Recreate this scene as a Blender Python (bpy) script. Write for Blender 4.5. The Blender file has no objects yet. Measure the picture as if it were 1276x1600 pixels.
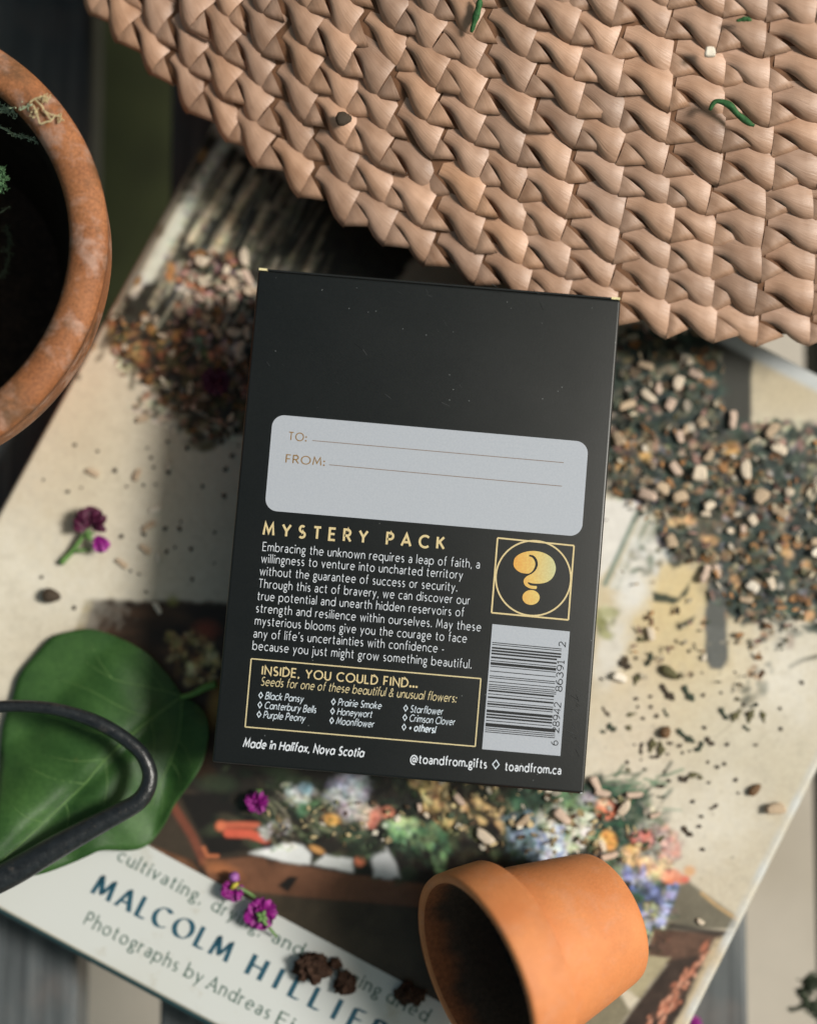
import bpy, bmesh, math, random
import numpy as np
from mathutils import Vector, Matrix, Euler

# ------------------------------------------------------------------ camera, light, exposure
SC = bpy.context.scene
COL = SC.collection
CAM = np.array([-0.00080875, -0.03697629, 0.5434616])
TX, TY = math.radians(4.92868), math.radians(0.24838)
FPX, PCX, PCY = 2658.0, 638.0, 800.0
cam_d = bpy.data.cameras.new('camera')
cam_d.sensor_fit = 'HORIZONTAL'
cam_d.sensor_width = 24.0
cam_d.lens = FPX / 1276.0 * 24.0
cam_d.clip_start = 0.01
cam_d.clip_end = 60.0
cam_d.dof.use_dof = True
cam_d.dof.focus_distance = 0.4835
cam_d.dof.aperture_fstop = 2.2
cam_d.dof.aperture_blades = 9
cam = bpy.data.objects.new('camera', cam_d)
COL.objects.link(cam)
Rx = Matrix.Rotation(TX, 3, 'X')
Ry = Matrix.Rotation(TY, 3, 'Y')
RM = Ry @ Rx
cam.matrix_world = Matrix.Translation(Vector(CAM)) @ RM.to_4x4()
SC.camera = cam

SUN_EL, SUN_AZ = math.radians(47.0), math.radians(4.0)      # azimuth measured from +X towards +Y
sd = Vector((math.cos(SUN_EL) * math.cos(SUN_AZ), math.cos(SUN_EL) * math.sin(SUN_AZ), math.sin(SUN_EL)))
sun_d = bpy.data.lights.new('sun', 'SUN')
sun_d.energy = 3.35
sun_d.angle = math.radians(14.0)
sun_d.color = (1.0, 0.96, 0.905)
sun = bpy.data.objects.new('sun', sun_d)
COL.objects.link(sun)
sun.location = (1.5, 0.3, 1.5)
sun.rotation_euler = sd.to_track_quat('Z', 'Y').to_euler()

world = bpy.data.worlds.new('World')
SC.world = world
world.use_nodes = True
wn = world.node_tree.nodes
sky = wn.new('ShaderNodeTexSky')
sky.sky_type = 'NISHITA'
sky.sun_disc = False
sky.sun_elevation = SUN_EL
sky.sun_rotation = math.radians(90.0) - SUN_AZ
sky.air_density = 1.0
sky.dust_density = 2.5
bg = wn['Background']
bg.inputs['Strength'].default_value = 0.072
tint = wn.new('ShaderNodeMix'); tint.data_type = 'RGBA'; tint.blend_type = 'MULTIPLY'     # garden greens all round take the blue out of the skylight
tint.inputs[0].default_value = 1.0; tint.inputs[7].default_value = (1.0, 0.97, 0.68, 1.0)
world.node_tree.links.new(sky.outputs['Color'], tint.inputs[6])
world.node_tree.links.new(tint.outputs[2], bg.inputs['Color'])
SC.view_settings.view_transform = 'Standard'
SC.view_settings.look = 'None'
SC.view_settings.exposure = 0.14
SC.view_settings.gamma = 1.0
SC.view_settings.use_curve_mapping = False
SC.render.engine = 'CYCLES'
SC.cycles.use_denoising = True
SC.cycles.max_bounces = 6
SC.cycles.caustics_reflective = False
SC.cycles.caustics_refractive = False

# ------------------------------------------------------------------ helpers
RMn = np.array(RM)

def P(x, y, z):
    d = RMn @ np.array([(x - PCX) / FPX, -(y - PCY) / FPX, -1.0])
    t = (z - CAM[2]) / d[2]
    return CAM + t * d

def proj(p):
    q = (np.asarray(p, float) - CAM) @ RMn
    return PCX + FPX * q[..., 0] / -q[..., 2], PCY - FPX * q[..., 1] / -q[..., 2]

def lin(c):
    c = np.asarray(c, float) / 255.0
    return np.where(c <= 0.04045, c / 12.92, ((c + 0.055) / 1.055) ** 2.4)

def L4(*c):
    return tuple(float(v) for v in lin(c)) + (1.0,)

def tag(o, label=None, cat=None, group=None, kind=None):
    if label: o['label'] = label
    if cat: o['category'] = cat
    if group: o['group'] = group
    if kind: o['kind'] = kind
    return o

def thing(name, loc, label, cat, group=None):
    o = bpy.data.objects.new(name, None)
    o.empty_display_size = 0.01
    COL.objects.link(o)
    o.location = loc
    return tag(o, label, cat, group)

def obj(name, verts, faces, mat=None, parent=None, smooth=True, uv=None, col=None, label=None):
    """one mesh object; verts are world coordinates, stored relative to the parent thing"""
    v = np.asarray(verts, float).reshape(-1, 3)
    off = np.zeros(3)
    if parent is not None:
        p = parent
        while p is not None:
            off = off + np.array(p.location)
            p = p.parent
    me = bpy.data.meshes.new(name)
    me.from_pydata((v - off).tolist(), [], [tuple(int(i) for i in f) for f in faces])
    if smooth:
        me.polygons.foreach_set('use_smooth', [True] * len(me.polygons))
    if uv is not None:
        ul = me.uv_layers.new(name='UVMap')
        li = np.zeros(len(me.loops), dtype=np.int32)
        me.loops.foreach_get('vertex_index', li)
        ul.data.foreach_set('uv', np.asarray(uv, float)[li].ravel())
    if col is not None:
        at = me.color_attributes.new('Col', 'FLOAT_COLOR', 'POINT')
        c = np.asarray(col, float)
        if c.shape[1] == 3:
            c = np.c_[c, np.ones(len(c))]
        at.data.foreach_set('color', c.ravel())
    me.update()
    o = bpy.data.objects.new(name, me)
    if mat: me.materials.append(mat)
    COL.objects.link(o)
    if parent is not None: o.parent = parent
    if label: o['label'] = label
    return o

def bm_obj(name, bm, mat, parent=None, smooth=True):
    vs = [v.co[:] for v in bm.verts]
    bm.verts.index_update()
    fs = [[v.index for v in f.verts] for f in bm.faces]
    bm.free()
    return obj(name, vs, fs, mat, parent, smooth)

class MB:
    """collects verts / faces for one mesh"""
    def __init__(self): self.v = []; self.f = []; self.c = []; self.uv = []
    def add(self, v, f, c=None, uv=None):
        n = len(self.v)
        self.v.extend([tuple(map(float, q)) for q in v])
        self.f.extend([tuple(i + n for i in q) for q in f])
        if c is not None: self.c.extend([tuple(c)] * len(v) if np.ndim(c) == 1 else [tuple(q) for q in c])
        if uv is not None: self.uv.extend([tuple(q) for q in uv])
    def build(self, name, mat, parent=None, smooth=True, label=None):
        return obj(name, self.v, self.f, mat, parent, smooth, self.uv or None, self.c or None, label)

def tube(pts, rad, seg=8, cap=True):
    pts = np.asarray(pts, float)
    n = len(pts)
    rad = np.full(n, rad) if np.ndim(rad) == 0 else np.asarray(rad, float)
    t = np.gradient(pts, axis=0)
    t /= np.linalg.norm(t, axis=1)[:, None] + 1e-12
    up = np.array([0, 0, 1.0]) if abs(t[0][2]) < 0.9 else np.array([1.0, 0, 0])
    vs = []
    nrm = np.cross(t[0], up); nrm /= np.linalg.norm(nrm)
    for i in range(n):
        nrm = nrm - t[i] * (nrm @ t[i]); nrm /= np.linalg.norm(nrm) + 1e-12
        b = np.cross(t[i], nrm)
        for k in range(seg):
            a = 2 * math.pi * k / seg
            vs.append(pts[i] + rad[i] * (math.cos(a) * nrm + math.sin(a) * b))
    fs = []
    for i in range(n - 1):
        for k in range(seg):
            k2 = (k + 1) % seg
            fs.append((i * seg + k, i * seg + k2, (i + 1) * seg + k2, (i + 1) * seg + k))
    if cap:
        fs.append(tuple(range(seg))[::-1]); fs.append(tuple((n - 1) * seg + k for k in range(seg)))
    return vs, fs

def spline(pts, n=8):
    """Catmull-Rom through the points"""
    p = np.asarray(pts, float)
    q = np.vstack([2 * p[0] - p[1], p, 2 * p[-1] - p[-2]])
    out = []
    for i in range(1, len(q) - 2):
        for k in range(n):
            t = k / n
            a, b, c, d = q[i - 1], q[i], q[i + 1], q[i + 2]
            out.append(0.5 * (2 * b + (c - a) * t + (2 * a - 5 * b + 4 * c - d) * t * t + (3 * b - a - 3 * c + d) * t ** 3))
    out.append(p[-1])
    return np.array(out)

def lathe(prof, seg=96):
    """profile of (r, z) -> verts, faces about Z"""
    vs, fs = [], []
    m = len(prof)
    for k in range(seg):
        a = 2 * math.pi * k / seg
        for r, z in prof:
            vs.append((r * math.cos(a), r * math.sin(a), z))
    for k in range(seg):
        k2 = (k + 1) % seg
        for j in range(m - 1):
            fs.append((k * m + j, k2 * m + j, k2 * m + j + 1, k * m + j + 1))
    return np.array(vs), fs

def box_bm(bm, x0, x1, y0, y1, z0, z1, bev=0.0, seg=2, M=None):
    r = bmesh.ops.create_cube(bm, size=1.0)
    for v in r['verts']:
        v.co = Vector(((x0 + x1) / 2 + v.co.x * (x1 - x0), (y0 + y1) / 2 + v.co.y * (y1 - y0), (z0 + z1) / 2 + v.co.z * (z1 - z0)))
    if bev:
        es = set()
        for v in r['verts']: es.update(v.link_edges)
        r2 = bmesh.ops.bevel(bm, geom=list(es), offset=bev, segments=seg, profile=0.5, affect='EDGES')
    if M is not None:
        for v in bm.verts: v.co = M @ v.co
    return bm

# ------------------------------------------------------------------ materials
def newmat(name):
    m = bpy.data.materials.new(name)
    m.use_nodes = True
    nt = m.node_tree
    return m, nt, nt.nodes['Principled BSDF']

def nd(nt, kind, **kw):
    n = nt.nodes.new(kind)
    for k, v in kw.items():
        if k in n.inputs: n.inputs[k].default_value = v
        else: setattr(n, k, v)
    return n

def ramp(nt, fac, stops, interp='LINEAR'):
    r = nt.nodes.new('ShaderNodeValToRGB')
    r.color_ramp.interpolation = interp
    e = r.color_ramp.elements
    while len(e) < len(stops): e.new(0.5)
    for i, (p, c) in enumerate(stops):
        e[i].position = p
        e[i].color = c if len(c) == 4 else tuple(c) + (1,)
    nt.links.new(fac, r.inputs['Fac'])
    return r

def mix(nt, fac, a, b, typ='MIX'):
    n = nt.nodes.new('ShaderNodeMix')
    n.data_type = 'RGBA'; n.blend_type = typ
    for s, val in ((0, fac), (6, a), (7, b)):
        if isinstance(val, (int, float)): n.inputs[s].default_value = val
        elif isinstance(val, tuple): n.inputs[s].default_value = val
        else: nt.links.new(val, n.inputs[s])
    return n.outputs[2]

def bump(nt, bsdf, h, strength=0.3, dist=0.0005):
    b = nd(nt, 'ShaderNodeBump', Strength=strength, Distance=dist)
    nt.links.new(h, b.inputs['Height'])
    nt.links.new(b.outputs['Normal'], bsdf.inputs['Normal'])

def noise(nt, scale, detail=4.0, rough=0.55, vec=None, dist=0.0):
    n = nd(nt, 'ShaderNodeTexNoise', Scale=scale, Detail=detail, Roughness=rough, Distortion=dist)
    if vec is not None: nt.links.new(vec, n.inputs['Vector'])
    return n.outputs['Fac']

def objco(nt):
    return nt.nodes.new('ShaderNodeTexCoord').outputs['Object']

def simple(name, c, rough=0.6, var=0.18, scale=300.0, bmp=0.2, spec=0.5, metal=0.0):
    m, nt, b = newmat(name)
    co = objco(nt)
    f = noise(nt, scale, vec=co)
    r = ramp(nt, f, [(0.3, tuple(v * (1 - var) for v in c[:3])), (0.7, tuple(min(1, v * (1 + var)) for v in c[:3]))])
    nt.links.new(r.outputs['Color'], b.inputs['Base Color'])
    b.inputs['Roughness'].default_value = rough
    b.inputs['Specular IOR Level'].default_value = spec
    b.inputs['Metallic'].default_value = metal
    if bmp: bump(nt, b, f, bmp, 0.0004)
    return m
# ------------------------------------------------------------------ a small stroke alphabet for the printing
def A(cx, cy, rx, ry, a0, a1):
    n = max(3, int(abs(a1 - a0) / 20))
    return [(cx + rx * math.cos(math.radians(a0 + (a1 - a0) * i / n)), cy + ry * math.sin(math.radians(a0 + (a1 - a0) * i / n))) for i in range(n + 1)]

def O(cx, cy, rx, ry): return A(cx, cy, rx, ry, 90, 450)

X = .66
ARCH = [(0, .36)] + A(.25, .40, .25, .26, 180, 0) + [(.5, 0)]
GLY = {
 ' ': (.18, []),
 'o': (.62, [O(.31, .33, .31, .33)]),
 'c': (.50, [A(.31, .33, .31, .33, 48, 312)]),
 'e': (.60, [[(.02, .35), (.60, .35)] + A(.31, .33, .30, .33, 8, 312)]),
 'b': (.62, [[(0, 1.06), (0, 0)], O(.31, .33, .31, .33)]),
 'd': (.62, [[(.62, 1.06), (.62, 0)], O(.31, .33, .31, .33)]),
 'p': (.62, [[(0, X), (0, -.34)], O(.31, .33, .31, .33)]),
 'q': (.62, [[(.62, X), (.62, -.34)], O(.31, .33, .31, .33)]),
 'h': (.50, [[(0, 1.06), (0, 0)], ARCH]),
 'n': (.50, [[(0, X), (0, 0)], ARCH]),
 'm': (.84, [[(0, X), (0, 0)], [(0, .38)] + A(.21, .43, .21, .23, 180, 0) + [(.42, 0)], [(.42, .38)] + A(.63, .43, .21, .23, 180, 0) + [(.84, 0)]]),
 'r': (.27, [[(0, X), (0, 0)], [(0, .36)] + A(.25, .38, .25, .28, 180, 82)]),
 'u': (.50, [[(0, X), (0, .26)] + A(.25, .26, .25, .26, 180, 360), [(.5, X), (.5, 0)]]),
 'i': (.02, [[(.01, X), (.01, 0)], [(.01, .87), (.01, .98)]]),
 'j': (.08, [[(.06, X), (.06, -.2)] + A(-.06, -.2, .12, .13, 0, -95), [(.06, .87), (.06, .98)]]),
 'l': (.02, [[(.01, 1.06), (.01, 0)]]),
 't': (.33, [[(.13, .92), (.13, .14)] + A(.27, .14, .14, .14, 180, 285), [(0, X), (.32, X)]]),
 'f': (.32, [A(.28, .86, .15, .2, 75, 180) + [(.13, 0)], [(0, X), (.31, X)]]),
 's': (.38, [A(.19, .495, .16, .165, 45, 270)[:] + A(.19, .165, .18, .165, 90, -130)]),
 'v': (.50, [[(0, X), (.25, 0), (.5, X)]]),
 'w': (.80, [[(0, X), (.2, 0), (.4, .62), (.6, 0), (.8, X)]]),
 'y': (.50, [[(0, X), (.26, .02)], [(.5, X), (.1, -.34)]]),
 'k': (.46, [[(0, 1.06), (0, 0)], [(.42, X), (0, .26)], [(.14, .38), (.46, 0)]]),
 'x': (.48, [[(0, X), (.48, 0)], [(.48, X), (0, 0)]]),
 'a': (.46, [A(.24, .43, .21, .23, 145, 0) + [(.45, 0)], O(.23, .185, .215, .185)]),
 'g': (.48, [O(.23, .43, .21, .23), O(.24, -.17, .24, .16), [(.1, .25), (.06, .14), (.12, .04), (.25, -.01)], [(.37, .59), (.5, .65)]]),
 '\u0251': (.62, [[(.62, X), (.62, 0)], O(.31, .33, .31, .33)]),
 'A': (.78, [[(0, 0), (.39, 1), (.78, 0)], [(.14, .32), (.64, .32)]]),
 'B': (.56, [[(0, 0), (0, 1), (.28, 1)] + A(.28, .76, .24, .24, 90, -90) + [(0, .52)], [(.3, .52)] + A(.3, .26, .26, .26, 90, -90) + [(0, 0)]]),
 'C': (.78, [A(.47, .5, .47, .5, 47, 313)]),
 'D': (.70, [[(0, 0), (0, 1), (.22, 1)] + A(.22, .5, .48, .5, 90, -90) + [(0, 0)]]),
 'E': (.50, [[(.5, 1), (0, 1), (0, 0), (.5, 0)], [(0, .52), (.44, .52)]]),
 'F': (.46, [[(.46, 1), (0, 1), (0, 0)], [(0, .5), (.4, .5)]]),
 'H': (.68, [[(0, 1), (0, 0)], [(.68, 1), (.68, 0)], [(0, .52), (.68, .52)]]),
 'I': (.02, [[(.01, 1), (.01, 0)]]),
 'K': (.56, [[(0, 1), (0, 0)], [(.54, 1), (0, .4)], [(.18, .58), (.58, 0)]]),
 'L': (.44, [[(0, 1), (0, 0), (.44, 0)]]),
 'M': (.86, [[(0, 0), (.11, 1), (.43, .22), (.75, 1), (.86, 0)]]),
 'N': (.70, [[(0, 0), (0, 1), (.70, 0), (.70, 1)]]),
 'O': (.98, [O(.49, .5, .49, .5)]),
 'P': (.52, [[(0, 0), (0, 1), (.25, 1)] + A(.25, .73, .27, .27, 90, -90) + [(0, .46)]]),
 'R': (.56, [[(0, 0), (0, 1), (.26, 1)] + A(.26, .74, .26, .26, 90, -90) + [(0, .48)], [(.26, .48), (.58, 0)]]),
 'S': (.50, [A(.25, .745, .21, .255, 42, 270) + A(.25, .245, .25, .245, 90, -140)]),
 'T': (.60, [[(0, 1), (.6, 1)], [(.3, 1), (.3, 0)]]),
 'U': (.62, [[(0, 1), (0, .31)] + A(.31, .31, .31, .31, 180, 360) + [(.62, 1)]]),
 'Y': (.68, [[(0, 1), (.34, .45), (.68, 1)], [(.34, .45), (.34, 0)]]),
 '1': (.3, [[(.0, .86), (.18, 1), (.18, 0)], [(0, 0), (.34, 0)]]),
 '2': (.54, [A(.27, .73, .25, .27, 160, -25) + [(.0, 0), (.54, 0)]]),
 '3': (.54, [A(.25, .76, .22, .24, 150, -85), A(.25, .27, .27, .27, 85, -150)]),
 '4': (.58, [[(.44, 0), (.44, 1), (0, .27), (.58, .27)]]),
 '6': (.56, [O(.28, .31, .28, .31), A(.46, .4, .46, .6, 95, 190)]),
 '8': (.54, [O(.27, .75, .22, .25), O(.27, .26, .27, .26)]),
 '9': (.56, [O(.28, .69, .28, .31), A(.10, .6, .46, .6, -85, 10)]),
 '.': (.06, [[(.03, 0), (.03, .1)]]),
 ',': (.08, [[(.06, .08), (.0, -.16)]]),
 ':': (.06, [[(.03, 0), (.03, .1)], [(.03, .5), (.03, .6)]]),
 '!': (.06, [[(.05, 1), (.03, .3)], [(.03, 0), (.03, .1)]]),
 '-': (.26, [[(0, .34), (.26, .34)]]),
 '+': (.4, [[(0, .35), (.4, .35)], [(.2, .55), (.2, .15)]]),
 '\u2019': (.07, [[(.07, 1.04), (.0, .8)]]),
 '@': (1.0, [O(.5, .34, .2, .22), [(.7, .56), (.7, .24)] + A(.82, .24, .12, .12, 180, 330), A(.5, .34, .5, .54, -8, 290)]),
 '&': (.70, [list(map(tuple, spline([(.70, 0), (.22, .62), (.15, .8), (.3, .99), (.46, .8), (.36, .62), (.1, .42), (.02, .24), (.1, .05), (.28, 0), (.46, .08), (.64, .42)], 4)))]),
}

def ribbon(pl, w):
    p = np.asarray(pl, float)
    closed = np.linalg.norm(p[0] - p[-1]) < 1e-6 and len(p) > 3
    if closed: p = p[:-1]
    n = len(p)
    nx = np.roll(p, -1, 0); pv = np.roll(p, 1, 0)
    d1 = p - pv; d2 = nx - p
    if not closed: d1[0] = d2[0]; d2[-1] = d1[-1]
    d1 /= np.linalg.norm(d1, axis=1)[:, None] + 1e-12; d2 /= np.linalg.norm(d2, axis=1)[:, None] + 1e-12
    n1 = np.c_[-d1[:, 1], d1[:, 0]]; n2 = np.c_[-d2[:, 1], d2[:, 0]]
    m = n1 + n2
    l = np.linalg.norm(m, axis=1)[:, None]
    m = np.where(l > 1e-6, m / (l + 1e-12), n1)
    k = np.clip(1.0 / np.maximum((m * n1).sum(1), 0.3), 1, 2.6)[:, None]
    a = p + m * k * w / 2; b = p - m * k * w / 2
    vs = np.empty((2 * n, 2)); vs[0::2] = a; vs[1::2] = b
    fs = [(2 * i, 2 * i + 1, 2 * i + 3, 2 * i + 2) for i in range(n - 1)]
    if closed: fs.append((2 * n - 2, 2 * n - 1, 1, 0))
    return vs, fs

def nib(pl, w, ang=25):
    p = np.asarray(pl, float)
    o = np.array([math.cos(math.radians(ang)), math.sin(math.radians(ang))]) * w / 2
    vs = np.empty((2 * len(p), 2)); vs[0::2] = p + o; vs[1::2] = p - o
    return vs, [(2 * i, 2 * i + 1, 2 * i + 3, 2 * i + 2) for i in range(len(p) - 1)]

def line_shapes(s, weight, track=0.17, shear=0.0, serif=False, italic=False, bear=None):
    """list of (verts2d, faces) in cap-height units, plus the total width"""
    x, out = 0.0, []
    for i, ch in enumerate(s):
        if italic and ch == 'a': ch = '\u0251'
        w, sts = GLY[ch]
        if serif and ch == 'I': w, sts = .34, [[(.17, 1), (.17, 0)]]
        if serif and ch == 'M': w, sts = .98, [[(.02, 0), (.12, 1), (.49, .12), (.86, 1), (.96, 0)]]
        for st in sts:
            st = [(px + x, py) for px, py in st]
            if len(st) == 2 and abs(st[0][1] - st[1][1]) < .12 and abs(st[0][0] - st[1][0]) < .01:      # dots
                hw = weight * .72; my = hw - .02 if st[0][1] < .1 else (st[0][1] + st[1][1]) / 2
                st = [(st[0][0], my - hw), (st[0][0], my + hw)]; parts = [ribbon(st, weight * 1.5)]
                out.extend([(v + np.c_[shear * v[:, 1], 0 * v[:, 1]], f) for v, f in parts]); continue
            parts = [ribbon(st, weight)] if not serif else [nib(st, serif), ribbon(st, weight)]
            if serif and len(st) <= 6:
                for (q, r) in ((st[0], st[1]), (st[-1], st[-2])):
                    if abs(q[1] - r[1]) > 0.25 and min(abs(q[1] - t) for t in (0, 1, 1.06, X)) < .02:
                        h = .13 if q[1] in (0, 1) and ch.isupper() else .09
                        lo = h if (q[1] == 0 or ch.isupper()) else h
                        hi = h if (q[1] == 0 or ch.isupper()) else 0.02
                        parts.append(ribbon([(q[0] - lo, q[1]), (q[0] + hi, q[1])], weight))
            for v, f in parts:
                v = v.copy(); v[:, 0] += shear * v[:, 1]
                out.append((v, f))
        x += w + track
    return out, x - track

class Print:
    """flat printing on a plane z; every stroke sits a few microns above the last so none are coplanar"""
    def __init__(self, z, px_per_m): self.z = z; self.k = px_per_m; self.mb = MB(); self.n = 0
    def shape(self, pts2, faces, c):
        z = self.z + 4e-6 * (self.n % 9); self.n += 1
        self.mb.add([(p[0], p[1], z) for p in pts2], faces, c)
    def pxpoly(self, pts, c):
        self.shape([P(x, y, self.z)[:2] for x, y in pts], [tuple(range(len(pts)))[::-1]], c)
    def pxline(self, pts, w, c):
        q = [P(x, y, self.z)[:2] for x, y in pts]
        v, f = ribbon(q, w / self.k)
        self.shape(v, f, c)
    def text(self, s, p0, p1, cap, c, weight=.105, track=.17, shear=0.0, serif=False, italic=False):
        shp, tot = line_shapes(s, weight, track, shear, serif, italic)
        a = P(p0[0], p0[1], self.z)[:2]; b = P(p1[0], p1[1], self.z)[:2]
        ux = (b - a) / tot
        d = (b - a) / np.linalg.norm(b - a)
        uy = np.array([-d[1], d[0]]) * cap / self.k
        for v, f in shp:
            self.shape(a + v[:, :1] * ux + v[:, 1:] * uy, f, c)
# ------------------------------------------------------------------ ground far below the bench
rng = np.random.default_rng(7)
random.seed(5)
ZG = -0.45
m, nt, b = newmat('ground_concrete')
co = objco(nt)
f1 = noise(nt, 9, 6, vec=co); f2 = noise(nt, 120, 5, vec=co)
base = ramp(nt, f1, [(.3, L4(176, 166, 150)), (.7, L4(206, 198, 186))]).outputs['Color']
fine = ramp(nt, f2, [(.3, (.75, .75, .75)), (.7, (1, 1, 1))]).outputs['Color']
c1 = mix(nt, 1.0, base, fine, 'MULTIPLY')
gm = nd(nt, 'ShaderNodeVectorMath', operation='DOT_PRODUCT')       # dark olive patch behind the pot side of the bench
nt.links.new(co, gm.inputs[0]); gm.inputs[1].default_value = (-2.6, 3.2, 0)
ga = nd(nt, 'ShaderNodeMath', operation='ADD'); nt.links.new(gm.outputs['Value'], ga.inputs[0]); ga.inputs[1].default_value = -0.28
gb = nd(nt, 'ShaderNodeMath', operation='MULTIPLY_ADD'); nt.links.new(f1, gb.inputs[0]); gb.inputs[1].default_value = .5; nt.links.new(ga.outputs[0], gb.inputs[2])
gf = ramp(nt, gb.outputs[0], [(.30, (0, 0, 0)), (.50, (1, 1, 1))]).outputs['Color']
olive_c = ramp(nt, noise(nt, 40, 5, vec=co), [(.35, L4(62, 64, 40)), (.7, L4(88, 92, 56))]).outputs['Color']
nt.links.new(mix(nt, gf, c1, olive_c), b.inputs['Base Color'])
b.inputs['Roughness'].default_value = .9
bump(nt, b, f2, .4, .004)
g = obj('ground', [(-6, -6, ZG), (6, -6, ZG), (6, 6, ZG), (-6, 6, ZG)], [(0, 1, 2, 3)], m, None, False)
tag(g, kind='structure')

# ------------------------------------------------------------------ slatted bench
m, nt, b = newmat('weathered_slat')
tc = nt.nodes.new('ShaderNodeTexCoord')
mp = nd(nt, 'ShaderNodeMapping'); mp.inputs['Scale'].default_value = (260, 14, 60)
nt.links.new(tc.outputs['Object'], mp.inputs['Vector'])
f1 = noise(nt, 1.0, 6, .6, mp.outputs['Vector'])
f2 = noise(nt, 22, 5, .6, tc.outputs['Object'])
r1 = ramp(nt, f1, [(.28, L4(48, 52, 54)), (.55, L4(84, 89, 91)), (.8, L4(118, 120, 120))]).outputs['Color']
r2 = ramp(nt, f2, [(.55, (0, 0, 0)), (.72, (.35, .35, .35))]).outputs['Color']
nt.links.new(mix(nt, r2, r1, L4(128, 112, 104)), b.inputs['Base Color'])
b.inputs['Roughness'].default_value = .55
bump(nt, b, f1, .5, .0006)
slat_m = m
bench = thing('slatted_bench', (0.0, 0.0, ZG), 'grey weathered wooden bench of parallel slats under the book', 'bench')
for k in range(-4, 3):
    x1 = 0.103 + 0.070 * k
    bm = box_bm(bmesh.new(), x1 - .044, x1, -.75, .75, -.021, 0.0, .0016, 3)
    bm_obj('slat', bm, slat_m, bench, False)
for y in (-.6, .6):
    bm_obj('cross_rail', box_bm(bmesh.new(), -.24, .24, y - .03, y + .03, -.071, -.0215, .002, 2), slat_m, bench, False)
    for x in (-.2, .2):
        bm_obj('leg', box_bm(bmesh.new(), x - .025, x + .025, y - .024, y + .024, ZG, -.0715, .002, 2), slat_m, bench, False)

# ------------------------------------------------------------------ the book
ZB = 0.023
EX = np.array([0.885, -0.465, 0.0]); EX /= np.linalg.norm(EX)
EY = np.array([-EX[1], EX[0], 0.0])
A0, A1, B0, B1 = -0.1178, 0.1398, -0.1594, 0.1022
def bk(a, bb, z): return EX * a + EY * bb + np.array([0, 0, z])
MBK = Matrix(((EX[0], EY[0], 0, 0), (EX[1], EY[1], 0, 0), (0, 0, 1, 0), (0, 0, 0, 1)))
book = thing('hardcover_book', tuple(bk((A0 + A1) / 2, (B0 + B1) / 2, 0.0002)), 'large hardcover book of dried flowers lying face up on the bench slats', 'book')
board_m = simple('cover_board', lin((44, 66, 66)), .5, .15, 200, .1)
page_m, nt, b = newmat('page_edges')
mp = nd(nt, 'ShaderNodeMapping'); mp.inputs['Scale'].default_value = (3, 3, 2600)
nt.links.new(objco(nt), mp.inputs['Vector'])
pf = noise(nt, 1.0, 3, vec=mp.outputs['Vector'])
nt.links.new(ramp(nt, pf, [(.3, L4(170, 160, 138)), (.7, L4(222, 214, 196))]).outputs['Color'], b.inputs['Base Color'])
b.inputs['Roughness'].default_value = .85
i = .0012
bm_obj('front_board', box_bm(bmesh.new(), A0 + i, A1 - i, B0 + i, B1 - i, ZB - .0034, ZB - .0004, .0010, 3, MBK), board_m, book, False)
bm_obj('back_board', box_bm(bmesh.new(), A0 + i, A1 - i, B0 + i, B1 - i, .0004, .0034, .0010, 3, MBK), board_m, book, False)
bm_obj('spine', box_bm(bmesh.new(), A0 + i, A0 + .0046, B0 + i, B1 - i, .0036, ZB - .0036, .0006, 2, MBK), board_m, book, False)
bm_obj('page_block', box_bm(bmesh.new(), A0 + .005, A1 - .005, B0 + .005, B1 - .005, .0036, ZB - .0036, .0003, 1, MBK), page_m, book, False)

# ---- the cover picture: painted into an array in photograph-like coordinates, then carried by the jacket's vertices
OX, OY, RES = 430, 40, 2.0
CW, CH = int((1276 + OX + 170) / RES), int((1600 + OY + 210) / RES)
yy, xx = np.mgrid[0:CH, 0:CW]
XX = xx * RES - OX; YY = yy * RES - OY
def field(scale, seed, oct=4):
    r = np.random.default_rng(seed); out = np.zeros((CH, CW)); amp = 1.0; tot = 0
    for o in range(oct):
        s = scale / 2 ** o
        gw, gh = int(CW * RES / s) + 3, int(CH * RES / s) + 3
        g0 = r.random((gh, gw))
        fx = xx * RES / s; fy = yy * RES / s
        ix = fx.astype(int); iy = fy.astype(int); tx = fx - ix; ty = fy - iy
        tx = tx * tx * (3 - 2 * tx); ty = ty * ty * (3 - 2 * ty)
        v = (g0[iy, ix] * (1 - tx) + g0[iy, ix + 1] * tx) * (1 - ty) + (g0[iy + 1, ix] * (1 - tx) + g0[iy + 1, ix + 1] * tx) * ty
        out += amp * v; tot += amp; amp *= .55
    return out / tot
N1 = field(160, 1); N2 = field(40, 2); N3 = field(14, 3, 3); N4 = field(260, 4)
IMG = np.empty((CH, CW, 3))
IMG[:] = lin((210, 200, 177))
def blend(mask, col):
    IMG[:] = IMG * (1 - mask[..., None]) + np.asarray(col) * mask[..., None]
def sub(x0, y0, x1, y1):
    i0 = max(0, int((x0 + OX) / RES)); i1 = min(CW, int((x1 + OX) / RES) + 2)
    j0 = max(0, int((y0 + OY) / RES)); j1 = min(CH, int((y1 + OY) / RES) + 2)
    return slice(j0, j1), slice(i0, i1)
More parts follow.
